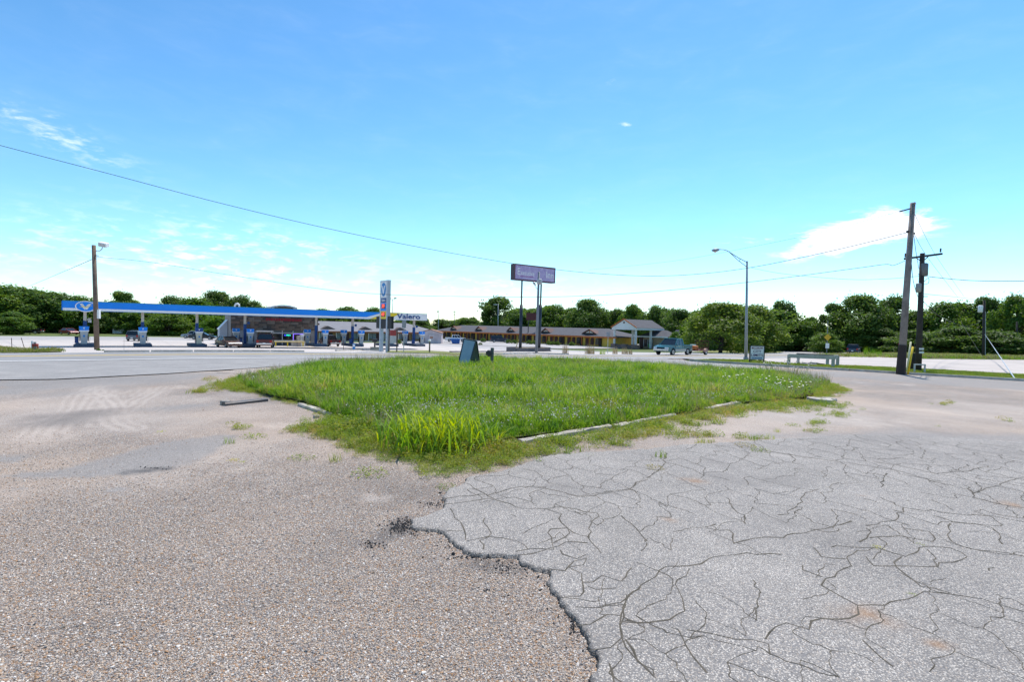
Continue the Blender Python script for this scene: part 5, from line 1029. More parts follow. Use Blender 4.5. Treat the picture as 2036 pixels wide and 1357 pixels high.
for q_ in range(5):
    g = gnd(random.uniform(1588,1640),random.uniform(724.5,728)); o = MB().box((0,0,0),(random.uniform(.4,1.1),.16,.05)).build('scrap_plank', GW if q_%2 else GD); o.location = (g.x,g.y,g.z+.09+.012*q_); o.rotation_euler = (.05,.05,random.uniform(-.4,.6)); tag(o,('longest','dark lowest','pale middle','dark upper','topmost pale')[q_]+' scrap board lying inside the rail frame','plank','scrap boards inside the rail frame')
# folding A-frame board
g = gnd(918,741); D = dist(gnd(932,737)); af = thing('folding_sign','blank slate blue folding A-frame sign standing in the grass','sign', P(932,738,D)-Vector((0,0,.0)), 0)
o_ = Vector(af.location); fp = lambda u,v,dd=0: P(u,v,D+dd)-o_
SL = M('board_slate',(.34,.40,.44),.35,.12,2.5,c2=(.27,.335,.38)); FRM = M('frame_dark',(.02,.03,.04),.5)
A_, B_, C_, D_ = fp(922.5,674,.35), fp(946,678.5,0), fp(931.5,731.5,-.35), fp(911,725.5,.0)
# front panel: a real slab
n_ = (B_-A_).cross(D_-A_).normalized()*.03
MB().hexa([A_,B_,C_,D_],[A_+n_,B_+n_,C_+n_,D_+n_]).build('front_panel', SL, af)
E_, F_ = fp(955,730.5,.55), fp(934.5,724.5,.95); T1, T2 = fp(948,678.5,.08), fp(924.5,674,.43)
m_ = (T1-T2).cross(F_-T2).normalized()*.03
MB().hexa([T2,T1,E_,F_],[T2+m_,T1+m_,E_+m_,F_+m_]).build('rear_panel', M('board_back',(.16,.19,.19),.6,.15,3), af)
dn = lambda a,b,t: a+(b-a)*t
for a,b in ((A_,D_),(B_,C_),(T1,E_),(T2,F_)): MB().bar(a,dn(a,b,1.16),.035).build('frame_leg', FRM, af)
MB().bar(dn(T1,E_,.8),dn(T2,F_,.8),.03).build('spreader', FRM, af); MB().bar(A_,B_,.04).build('top_rail', FRM, af); MB().bar(D_,C_,.03).build('bottom_rail', FRM, af)
MB().bar(dn(B_,C_,.8),dn(T1,E_,.8),.02).build('hinge_bar', FRM, af)
g = gnd(977,742); D = dist(g); mbx = thing('mailbox','dark mailbox on a wooden post at the back of the island','mailbox', P(977,738,D-.0), 0); o_ = Vector(mbx.location)
h = (P(979,692,D)-o_); MB().tube([(0,0,-.35),h],.062,8).build('post', M('post_greygreen',(.13,.14,.12),.9,.3,4), mbx)
bc = P(972.5,702,D)-o_; k = D/F
MB().prism([(bc.x-5*k,bc.z-4.2*k),(bc.x+4.5*k,bc.z-4.2*k),(bc.x+4.5*k,bc.z+2*k),(bc.x+2*k,bc.z+5*k),(bc.x-3*k,bc.z+5*k),(bc.x-5*k,bc.z+2*k)],-.25,.25).build('box', M('box_brown',(.055,.045,.045),.6,.2,4), mbx); MB().box((bc.x+1*k,0,bc.z-5.8*k),(8*k,.2,3*k)).build('shelf', WOOD, mbx); MB().box((bc.x-5.2*k,0,bc.z),(.02,.4,6*k)).build('door', BLACK, mbx)
# signs before the right woods
post_sign(1643.5,706,5.2,'slim post with yellow diamond warning sign by the bend',r=.06,pmat=M('post_dull',(.22,.23,.24),.7)).name
dg = gnd(1643.5,706); o = Vector(dg); k = mpp(dg); ws = thing('warning_sign','yellow diamond warning sign on the slim post','sign', o, .0); zz = 35*k
MB().prism([(0,zz-.55),(.55,zz),(0,zz+.55),(-.55,zz)],-.12,-.09).build('plate', M('sign_yellow',(.62,.38,.02),.5), ws); MB().box((0,-.105,18*k),(.55,.03,.75)).build('lower_plate', WHITE, ws)
post_sign(1739,700,1.9,'tilted white sign on a short post before the woods',(.6,1.3),WHITE,lean=-.22); post_sign(1776,700.5,.75,'small pale box sign low in the far grass',(.7,.42),GREYP,r=.03)
post_sign(1208,703.5,43*mpp(gnd(1208,703.5)),'thin grey road sign post in dry weeds',(.45,.6),M('sign_back',(.28,.29,.31),.6)); post_sign(1943,707,2.3,'thin dark marker post by the far right pole',r=.06,pmat=DARK)
# ================================================================== MOTEL
ROOFM = M('shingle_grey',(.088,.088,.10),.9,.2,1.2,bump=.5,bscale=8); ROOFL = M('shingle_light',(.22,.218,.235),.9,.12,.8,bump=.4,bscale=8); YW = M('motel_yellow',(.80,.52,.09),.8,.15,.8); ORW = M('motel_orange',(.50,.15,.04),.8,.15,1.5); BRN = M('motel_brown',(.085,.035,.03),.7,.25,2)
DG = M('window_dark',(.025,.028,.03),.15,.3,2,spec=.6); CURT = M('window_curtain',(.24,.30,.30),.35,.3,3,c2=(.10,.13,.13)); PALEC = M('cream_trim',(.66,.60,.50),.7,.1,2)
def along(A, d, u):                                     # distance along a line on the ground seen in column u
    r_ = ray(u,655); den = r_.x*d.y-r_.y*d.x; return (A.x*r_.y-A.y*r_.x)*-1/ (d.x*r_.y-d.y*r_.x) if den else 0
def arch_poly(w_, z0, z1_): return [(-w_/2,z0),(w_/2,z0)]+[(w_/2*math.cos(math.pi*k/8), z1_-w_/2+w_/2*math.sin(math.pi*k/8)) for k in range(9)]
def hip(t, L_, dep, oh, ze, zr, mat, hipL=True, hipR=True, name='roof'):
    hl = dep/2 if hipL else 0; hr = dep/2 if hipR else 0
    e = [(-oh,-oh,ze),(L_+oh,-oh,ze),(L_+oh,dep+oh,ze),(-oh,dep+oh,ze)]; r_ = [(-oh*0+hl if hipL else -oh,dep/2,zr),(L_-hr if hipR else L_+oh,dep/2,zr)]
    vs = e+r_+[(x,y,z-.16) for x,y,z in e]
    return MB().add(vs,[(0,1,5,4),(1,2,5),(2,3,4,5),(3,0,4),(0,6,7,1),(1,7,8,2),(2,8,9,3),(3,9,6,0),(6,9,8,7)]).build(name, mat, t)
def motel_wing(name, A, B, label, H, ze, zr, dep, units, dormers, mats, oh, group=None):
    A, B = Vector(A), Vector(B); d = (B-A).xy.normalized(); L_ = (B-A).xy.length; rz = math.atan2(d.y,d.x)
    zb = min(z1(A.x,A.y),z1(B.x,B.y)); t = thing(name, label, 'motel', (A.x,A.y,zb-.05), rz, group); wallm, trim, roof = mats
    MB().box((L_/2,dep/2+.15,H/2),(L_,dep-.3,H)).build('wall', wallm, t)
    rf = hip(t, L_, dep, oh, ze, zr, roof); MB().box((L_/2,-oh-.03,ze-.2),(L_+2*oh,.08,.34)).build('fascia', trim, t)
    MB().box((L_/2,-oh/2-.0,.05),(L_+1,oh*2,.2)).build('walkway', M('walk_concrete',(.45,.43,.40),.9,.2,1), t)
    return t, A, d, L_, rf
mA = P(872,675,178); mB = P(1222,686,131); mA.z = z1(mA.x,mA.y); mB.z = z1(mB.x,mB.y)
mt, A, d, L_, rf = motel_wing('motel_wing', mA, mB, 'long single storey yellow motel wing with dark grey hip roof', 2.75, 2.72, 4.75, 11, None, None, (YW,ORW,ROOFM), 1.3)
x = 1.6; i = 0; r_ = random.Random(4)
while x < L_-3:
    dr = MB().box((x,.08,1.12),(1.05,.2,2.1)).build('door', BRN, mt); MB().box((x,-.03,2.25),(1.3,.06,.16)).build('door_frame', ORW, dr); MB().box((x+.55,-.03,1.1),(.12,.06,2.3)).build('door_frame', ORW, dr)
    for xx, m in ((x+1.55,BRN),(x+3.05,DG)):
        wn = MB().prism([(xx+a,b) for a,b in arch_poly(1.0,.55,2.3)],-.02,.15).build('window', m, mt); MB().box((xx,-.05,.48),(1.2,.16,.1)).build('window_sill', ORW, wn); MB().box((xx,-.035,1.4),(.06,.04,1.6)).build('mullion', BRN, wn)
    MB().box((x+4.05,.05,1.25),(.7,.2,2.3)).build('recess_shade', M('recess_shade_paint',(.05,.028,.022),.8,.3,2), mt)  # flat box; the shade of a recess is put into its colour
    if i%2 == 0: MB().box((x-.85,-1.15,1.3),(.14,.14,2.6)).build('porch_post', ORW, mt)
    x += 5.9; i += 1
for u in (902,952,1015.5,1085,1172):
    s = along(A, d, u); w_ = 3.0 if u < 1100 else 4.2
    y0 = .1; zb_ = 2.72+.65
    dm = MB().prism([(s-w_/2,zb_),(s+w_/2,zb_),(s,zb_+1.05)],y0,y0+3).build('dormer', BRN, mt); MB().prism([(s-w_*.30,zb_+.14),(s+w_*.30,zb_+.14),(s,zb_+.74)],y0-.05,y0).build('dormer_panel', PALEC, dm); MB().box((s,y0-.08,zb_+.42),(.16,.05,.6)).build('dormer_post', ORW, dm); MB().prism([(s-w_*.58,zb_-.12),(s+w_*.58,zb_-.12),(s+w_*.5,zb_+.04),(s-w_*.5,zb_+.04)],y0-.3,y0+.3).build('dormer_sill', DARK, dm)
    for sx in (-1,1): MB().bar((s+sx*w_*.5,y0-.1,zb_+.02),(s,y0-.1,zb_+1.08),.5,.12).build('dormer_rake', M('rake_brown',(.16,.06,.04),.8), dm)
# second wing beyond the pumps
PW1 = 131; a_, b_ = up(560,PW1), up(866,PW1)
wt, A2, d2, L2, rf2 = motel_wing('motel_wing', a_, b_, 'motel wing with pale grey roof and curtained windows behind the canopy', 2.5, 2.5, 4.9, 12, None, None, (M('wing_tan',(.42,.27,.10),.8,.2,1),M('wing_fascia',(.34,.12,.05),.8,.1,2),ROOFL), 1.3)
x = along(A2,d2,634); k = 0
while x < L2-1.5:
    wn = MB().box((x+1.2,.02,1.35),(2.1,.1,1.5)).build('window', CURT, wt); MB().box((x+1.2,-.04,1.35),(.07,.06,1.5)).build('mullion', DARK, wn)
    MB().box((x+2.85,.0,1.1),(1.0,.12,2.1)).build('door', BRN if k%2 else DARK, wt); MB().box((x-.2,-1.1,1.2),(.16,.16,2.4)).build('porch_post', PALEC, wt); x += 4.1; k += 1
for u in (652,727,796):
    s = along(A2,d2,u); MB().prism([(s-1.9,2.95),(s+1.9,2.95),(s,3.75)],.0,3).build('dormer', M('wing_dormer',(.13,.10,.09),.8,.15,2), wt)
# office with porte-cochere
g = gnd(1240,693); D = dist(g); k = D/F; rzp = R(38); pt_ = thing('motel_office','motel office with white gabled drive-through porch on tall columns','office', g, rzp-math.pi/2)
# local x = across the gable, local y = depth
W2 = 28.5*k/.92; ze = 41*k; zr = 57.5*k; LP = 10.5; GW2 = M('gable_white',(.72,.72,.72),.7,.06,1)
MB().prism([(-W2,ze),(W2,ze),(0,zr-.12)],-.12,.0).build('gable', GW2, pt_); MB().prism([(x_,z_) for x_,z_ in oval(.0,ze+(zr-ze)*.62,.24,.24,0,14)],-.18,-.12).build('gable_vent', BRN, pt_)
MB().add([(-W2-.2,-.3,ze),(0,-.3,zr+.05),(0,LP,zr+.05),(-W2-.2,LP,ze),(W2+.2,-.3,ze),(W2+.2,LP,ze)],[(0,1,2,3),(1,4,5,2)]).build('roof', ROOFM, pt_)
for sx in (-1,1): MB().bar((sx*(W2+.2),-.34,ze+.05),(0,-.34,zr+.1),.1,.22).build('rake_board', ORW, pt_)
MB().box((0,LP/2,ze-.25),(2*W2+.2,LP+.1,.5)).build('porch_beam', GW2, pt_)
for x_, y_ in ((-W2+.5,.3),(0,3.2),(W2-.5,.3),(W2-.5,6)):
    cl = MB().box((x_-.18,y_,ze/2),(.16,.2,ze)).build('column', WHITE, pt_); MB().box((x_+.18,y_,ze/2),(.16,.2,ze)).build('column_twin', WHITE, cl)
for x_, y_, w_ in ((-W2+.5,.3,1.4),(0,.3,1.5),(W2-.5,.3,1.9)): MB().box((x_,y_-.0,.5),(w_,.9,1.0)).build('planter', M('office_brick',(.24,.16,.13),.9,.25,3), pt_)
MB().box((0,.35,.42),(2*W2-1,.5,.84)).build('low_wall', M('office_brick2',(.19,.13,.11),.9,.25,3), pt_)
OW = M('office_tan',(.34,.25,.16),.8,.15,1)
MB().box(((W2-2.6)+2.6,LP-1.2,1.5),(7.4,5,3.0)).build('office_wall', OW, pt_); MB().box(((W2-2.6)-1.2,LP-3.8,1.5),(.9,.3,3.0)).build('brick_pier', BRN, pt_)
gl = MB().box(((W2-2.6)+.2,LP-3.76,1.35),(4.,.14,1.7)).build('office_window', DG, pt_)
for k_ in range(4): MB().box(((W2-2.6)-1.7+k_*1.27,LP-3.86,1.35),(.1,.08,1.8)).build('mullion', FRAME, gl)
MB().box(((W2-2.6)+1.5,LP-3.9,.75),(.75,.06,.75)).build('green_notice', M('notice_green',(.12,.62,.06),.6), gl)
rfx = MB().add([((W2-2.6)-2.0,LP-4.3,3.0),((W2-2.6)+6.8,LP-4.3,3.0),((W2-2.6)+6.8,LP+2,3.0),((W2-2.6)-2.0,LP+2,3.0),((W2-2.6)+1.2,LP-1.1,4.6),((W2-2.6)+4.2,LP-1.1,4.6)],[(0,1,5,4),(1,2,5),(2,3,4,5),(3,0,4)]).build('office_roof', ROOFM, pt_)
MB().box(((W2-2.6)+2.4,LP-4.32,2.9),(8.9,.1,.3)).build('office_fascia', GW2, pt_)
# brown house half hidden behind the round trees
hg = gnd(1392,697); ht = thing('brick_house','brown brick house half hidden behind the round trees','house', up(1392,-QY*hg.x+QX*hg.y+6), .2); MB().box((0,0,1.4),(11,7,2.8)).build('wall', M('house_brick',(.14,.065,.05),.9,.25,2), ht); hr_ = MB().prism([(-6,2.8),(6,2.8),(4.5,4.8),(-4.5,4.8)],-4,4).build('roof', ROOFM, ht)
for x_ in (-3,2.): MB().box((x_,-3.52,1.5),(1.4,.08,1.2)).build('window', DG, ht)
# shed of pale blocks
g = gnd(855,683); k = mpp(g); sh = thing('block_shed','small pale block shed with rusty low gable roof','shed', g, R(3)); wS_ = 44*k; hS_ = 21*k; hT = 27.5*k
MB().prism([(-wS_/2,0),(wS_/2,0),(wS_/2,hS_),(0,hT-.1),(-wS_/2,hS_)],0,5).build('wall', M('shed_pale',(.60,.52,.53),.85,.12,.8,c2=(.44,.36,.36),detail=9), sh)
for sx in (-1,1): MB().bar((sx*(wS_/2+.15),2.5,hS_-.02),(0,2.5,hT),5.4,.16,upv=(0,0,1)).build('roof_slope', M('shed_roof',(.36,.20,.13),.85,.35,1.5), sh)
dr = MB().box((.35*1,-.04,hS_*.42),(1.25,.08,hS_*.8)).build('door', M('shed_door',(.62,.54,.54),.8,.2,2), sh); MB().box((.35,-.1,hS_*.55),(.7,.05,.5)).build('door_patch', M('rust_patch',(.50,.25,.16),.8,.4,4), dr); MB().box((.35,-.1,hS_*.85),(1.5,.06,.12)).build('lintel', GREYP, dr)
wi = MB().box((-wS_*.45,-.02,hS_*.5),(.2,.06,.25)).build('vent', DARK, sh)
g = gnd(905,684); k = mpp(g); du = thing('dumpster','blue tapered dumpster before the motel','dumpster', g, R(5)); MB().prism([(-5.5*k,0),(8.5*k,0),(9.2*k,9.5*k),(-10*k,9.5*k)],0,1.8).build('body', M('skip_blue',(.03,.13,.42),.55,.2,2), du); MB().box((-.4*k,.9,9.7*k),(19.5*k,1.9,.12)).build('rim', M('skip_rim',(.08,.22,.5),.5), du)
for x_ in (-4,0,4,7): MB().box((x_*k,-.04,4.8*k),(.12,.08,8.5*k)).build('rib', M('skip_blue2',(.025,.10,.34),.55), du)
g = gnd(258,664); k = mpp(g); wf = thing('fence_panel','white metal wall panel before the left woods','fence panel', g, RZQ-.35)
for j in range(9): MB().box((-3.6+j*.9,(j%2)*.02,1.0),(.88,.06,2.0)).build('sheet', M('panel_white',(.62,.63,.62),.6,.15,1), wf)
# brown billboard behind the motel
g = P(1058,675,150); bb = thing('rear_billboard','dark red blank billboard above the motel roof','billboard', (g.x,g.y,z1(g.x,g.y)), -.1); c0 = P(1058,630,150); hz = c0.z-z1(g.x,g.y)
MB().box((0,0,hz),(3.7,.3,2.1)).build('panel', M('billboard_red',(.09,.025,.025),.7), bb)
for x_ in (-1.2,1.2): MB().cyl((x_,.2,0),(x_,.2,hz),.12).build('post', DARK, bb)
# ================================================================== VEHICLES
TYRE = M('tyre_rubber',(.018,.018,.019),.85,.2,8); RIM = M('wheel_rim',(.45,.46,.48),.35,.1,4,metal=.7); CHROME = M('chrome',(.62,.63,.65),.2,.1,3,metal=.9); CGL = M('car_glass',(.015,.02,.024),.05,.2,1,spec=.7); HL = M('headlamp',(.72,.74,.76),.15,.1,3); TL = M('tail_lamp',(.38,.015,.012),.25,.1,3); UND = M('underbody',(.02,.02,.02),.9)
def arc(xc_, r, z0, n=7): return [(xc_+r*math.cos(math.pi*k/n), z0+r*math.sin(math.pi*k/n)) for k in range(n+1)]
SPEC = {
 'sedan': dict(L=4.8,W=1.8,wr=.33,xf=1.45,xr=-1.40,zb=.27,top=[(2.38,.40),(2.37,.60),(2.22,.73),(1.9,.79),(1.02,.93),(-1.5,.99),(-2.2,.97),(-2.36,.80),(-2.38,.42)],g=(1.08,-1.78,.93,.22,-1.05,1.44),nb=2),
 'suv': dict(L=4.75,W=1.86,wr=.37,xf=1.45,xr=-1.42,zb=.33,top=[(2.36,.45),(2.34,.82),(2.18,.97),(1.05,1.08),(-2.1,1.12),(-2.33,1.0),(-2.36,.5)],g=(1.05,-2.25,1.08,.42,-1.98,1.73),nb=3),
 'pickup': dict(L=5.5,W=1.95,wr=.39,xf=1.72,xr=-1.62,zb=.42,top=[(2.73,.52),(2.72,.88),(2.55,1.02),(1.25,1.14),(-.70,1.16),(-.72,.80),(-2.70,.80),(-2.73,.52)],g=(1.28,-.66,1.13,.55,-.5,1.84),nb=2,bed=True),
 'crew': dict(L=5.8,W=1.98,wr=.40,xf=1.85,xr=-1.78,zb=.44,top=[(2.87,.55),(2.86,.92),(2.7,1.06),(1.45,1.18),(-1.10,1.2),(-1.12,.84),(-2.85,.84),(-2.88,.55)],g=(1.5,-1.05,1.17,.75,-.88,1.9),nb=3,bed=True)}
def vehicle(name, kind, loc, rz, paint, label, cat, lower=None, scale=1.0, extra=None):
    S = SPEC[kind]; t = thing(name, label, cat, loc, rz); t.scale = (scale,)*3; W_ = S['W']/2; wr = S['wr']; zb = S['zb']
    yf = lambda x,z: (1-.09*max(0,z-.75))*(1-.10*abs(x/(S['L']/2))**7)
    prof = [(S['L']/2-.05,zb+.05)]+S['top']+[(-S['L']/2+.05,zb+.05)]
    bot = []
    for xc_ in (S['xr'],S['xf']): bot += [(xc_-wr-.07,zb)]+arc(xc_, wr+.05, zb)[::-1]+[(xc_+wr+.07,zb)]
    poly = S['top']+[(-S['L']/2+.06,zb)]+bot+[(S['L']/2-.06,zb)]
    bd = MB().prism(poly,-W_,W_,yf).build('body', paint, t, bevel=.035)
    MB().box((0,0,zb+.10),(S['L']*.9,W_*1.5,.16)).build('underbody', UND, t)
    x0,x1,zg,t0,t1,zr_ = S['g']; wb = W_*.95; wt_ = W_*.76
    B4 = [(x0,-wb,zg),(x0,wb,zg),(x1,wb,zg),(x1,-wb,zg)]; T4 = [(t0,-wt_,zr_),(t0,wt_,zr_),(t1,wt_,zr_),(t1,-wt_,zr_)]
    gi = MB().hexa(B4,T4).build('glass', CGL, t)
    MB().box(((t0+t1)/2,0,zr_),(t0-t1+.16,2*wt_+.06,.07)).build('roof', paint, t, bevel=.03)
    for sy in (-1,1):
        mm = lambda f: (x0+(x1-x0)*f, t0+(t1-t0)*f)
        for f in ([0,.52,1] if S['nb']==2 else [0,.36,.70,1]):
            b_, q_ = mm(f); MB().bar((b_,sy*(wb+.006),zg-.02),(q_,sy*(wt_+.006),zr_),.09 if f not in (1,) else .16,.05,upv=(0,1,0)).build('pillar', paint, t)
        for xc_ in (S['xf'],S['xr']):
            w_ = MB().cyl((xc_,sy*(W_-.22),wr),(xc_,sy*(W_-.01),wr),wr,n=18).build('wheel', TYRE, t, bevel=.03); MB().cyl((xc_,sy*(W_-.02),wr),(xc_,sy*(W_+.008),wr),wr*.62,wr*.55,n=14).build('rim', RIM, w_); MB().cyl((xc_,sy*(W_-.01),wr),(xc_,sy*(W_+.02),wr),wr*.2,n=8).build('hub', DARK, w_)
        MB().box((x0-.12,sy*(wb+.16),zg+.10),(.12,.2,.15)).build('mirror', paint, t, bevel=.03)
        zl = S['top'][1][1]
        MB().box((S['L']/2-.06,sy*W_*.70,zl-.06),(.14,W_*.42,.17)).build('headlight', HL, t, bevel=.02); MB().box((-S['L']/2+.05,sy*W_*.80,(S['top'][-1][1]+.38) if kind!='sedan' else .82),(.12,W_*.26,.30 if kind!='sedan' else .16)).build('taillight', TL, t)
        dl = MB()
        xs_ = ((x0-.05,t1+.1) if S['nb']==2 else (x0-.05,(x0+x1)/2+.1,x1+.35))
        for xx in xs_: dl.box((xx,sy*(W_*.985),(zg+zb)/2+.06),(.018,.025,zg-zb-.12))
        dl.build('door_seam', UND, t); MB().box(((x0+x1)/2+.15,sy*(W_+.0),zg-.12),(.2,.03,.035)).build('door_handle', CHROME if kind!='sedan' else paint, t)
        if lower: MB().box((0.05,sy*(W_+.0),zb+.15),(S['xf']-S['xr']-2*wr-.16,.03,.26)).build('lower_panel', lower, t)
    MB().box((S['L']/2+.0,0,zb+.20),(.16,2*W_*.92,.22)).build('front_bumper', CHROME if S.get('bed') else paint, t, bevel=.04); MB().box((-S['L']/2-.0,0,zb+.20),(.16,2*W_*.92,.22)).build('rear_bumper', CHROME if S.get('bed') else paint, t, bevel=.04)
    gr = MB().box((S['L']/2-.0,0,S['top'][1][1]-.10),(.05,W_*.95,.2)).build('grille', BLACK, t); MB().box((-S['L']/2-.09,0,zb+.25),(.02,.32,.16)).build('licence_plate', WHITE, t)
    if S.get('bed'):
        xa = t1-.28; xa = S['top'][4][0]-.06; xb = -S['L']/2+.03; zt_ = S['top'][4][1]-.02; zf = S['top'][5][1]
        for sy in (-1,1): MB().box(((xa+xb)/2,sy*(W_-.07),(zf+zt_)/2),(xa-xb,.10,zt_-zf)).build('bed_side', paint, t, bevel=.025)
        MB().box((xb+.04,0,(zf+zt_)/2-.05),(.09,2*W_-.26,zt_-zf+.1)).build('tailgate', paint, t, bevel=.02); MB().box((xa-.03,0,(zf+zt_)/2),(.06,2*W_-.26,zt_-zf)).build('bed_front', paint, t)
    return t
def paint(n, c, r=.28): return M('paint_'+n, c, r, .06, .6, coat=.25, spec=.4)
def at(u, v): return gnd(u,v)
SUVW = M('silver_lower',(.42,.43,.43),.4,.1,2,metal=.3)
HQ = RZQ+math.pi
# the teal pickup and its trailer on the road
g = at(1338,706.6); vehicle('pickup_truck','pickup',Vector((g.x,g.y,g.z+.03)),HQ+R(8),paint('teal',(.008,.105,.135)),'teal pickup truck on the road pulling a trailer','pickup',lower=SUVW)
hd = Vector((math.cos(HQ+R(8)),math.sin(HQ+R(8)),0)); tg = Vector((g.x,g.y,0))-hd*5.6; tr = thing('utility_trailer','rusty red open trailer with mesh ramp behind the teal pickup','trailer', (tg.x,tg.y,z1(tg.x,tg.y)+.03), HQ+R(8))
RUST = M('trailer_rust',(.15,.045,.03),.8,.3,3)
MB().box((0,0,.55),(3.0,1.7,.12)).build('deck', RUST, tr); MB().bar((1.5,0,.55),(2.7,0,.5),.1).build('drawbar', RUST, tr)
for sy in (-1,1):
    MB().box((0,sy*.85,.82),(3.,.05,.06)).build('side_rail', RUST, tr); w_ = MB().cyl((-.4,sy*.9,.34),(-.4,sy*1.08,.34),.34,n=16).build('wheel', TYRE, tr); MB().cyl((-.4,sy*1.07,.34),(-.4,sy*1.1,.34),.2,n=12).build('rim', M('rim_white',(.6,.6,.58),.5), w_); MB().prism([(-.4+a*.42,.36+b*.42) for a,b in [(math.cos(math.pi*k/8),math.sin(math.pi*k/8)) for k in range(9)]],sy*.88,sy*1.12).build('mudguard', M('guard_pink',(.45,.25,.2),.6), tr)
    for x_ in (-1.4,-.5,.5,1.4): MB().box((x_,sy*.85,.68),(.05,.05,.3)).build('stake', RUST, tr)
for y_ in np.linspace(-.8,.8,7): MB().box((-1.48,float(y_),1.15),(.04,.03,1.1)).build('ramp_bar', RUST, tr)
for z_ in (.65,.95,1.25,1.68): MB().box((-1.48,0,z_),(.045,1.7,.05)).build('ramp_rail', RUST, tr)
MB().box((.9,.1,.85),(1.0,.8,.5)).build('engine_cover', M('cargo_orange',(.55,.16,.03),.6), tr, bevel=.08); MB().box((.5,-.2,1.1),(.7,.6,.25)).build('cargo_sack', M('cargo_teal',(.25,.38,.38),.6), tr, bevel=.1)
for (nm,kd,u,v,h,c,lb,cat,sc) in (
 ('parked_suv','suv',1697,704,R(52),('navy',(.02,.035,.07)),'dark blue SUV driving away on the far right street','SUV',1.),
 ('pickup_truck','crew',906,680.5,R(8),('white',(.74,.74,.74)),'white pickup parked behind the blue dumpster','pickup',1.),
 ('parked_suv','suv',993,681.5,R(6),('darknavy',(.018,.024,.05)),'dark navy SUV parked before the motel hedges','SUV',1.1),
 ('pickup_truck','crew',1169,687.5,R(14),('darkgreen',(.012,.045,.05)),'dark green pickup parked by the motel wing','pickup',1.),
 ('parked_sedan','sedan',1243,689.5,R(8),('white',(.74,.74,.74)),'white sedan seen between the office porch columns','car',1.),
 ('pickup_truck','crew',528,692.2,RZQ+R(75),('maroon',(.075,.005,.008)),'maroon pickup at the fourth pump seen from behind','pickup',1.05),
 ('pickup_truck','crew',654,689,RZQ+R(95),('maroon2',(.06,.006,.010)),'dark red pickup right of the fifth pump','pickup',1.),
 ('parked_sedan','sedan',454,691.8,RZQ-R(78),('bronze',(.10,.055,.045)),'bronze sedan facing the road between the third and fourth pumps','car',1.03),
 ('parked_sedan','sedan',403,675.8,R(16),('black',(.012,.013,.016)),'black sedan side on behind the third pump','car',1.05),
 ('parked_suv','suv',384,673.4,R(200),('silverblue',(.30,.35,.38)),'silver SUV behind the black sedan','SUV',.95),
 ('pickup_truck','crew',434,669.5,RZQ+R(78),('plum',(.07,.012,.022)),'plum coloured pickup beyond the black sedan','pickup',1.),
 ('pickup_truck','pickup',421,668,RZQ+R(50),('white',(.74,.74,.74)),'white pickup partly hidden left of the plum pickup','pickup',1.),
 ('parked_suv','suv',272,678.5,RZQ+R(72),('grey',(.12,.13,.15)),'grey SUV behind the second pump','SUV',1.),
 ('parked_sedan','sedan',137,665.6,RZQ-R(60),('red',(.22,.02,.025)),'red car parked before the left woods','car',1.05),
 ('pickup_truck','crew',55,664.3,R(200),('blacktruck',(.010,.010,.012)),'black pickup in the shade of the left woods','pickup',1.),
 ('parked_suv','suv',796,676.5,R(-60),('silver',(.42,.44,.46)),'silver car parked at the pale roofed motel wing','car',.9),
 ('parked_sedan','sedan',812,676.5,R(-60),('wine',(.12,.03,.04)),'wine red car parked right of the silver one','car',.9)):
    g = at(u,v); vehicle(nm, kd, Vector((g.x,g.y,g.z+.03)), h, paint(*c), lb, cat, scale=sc)
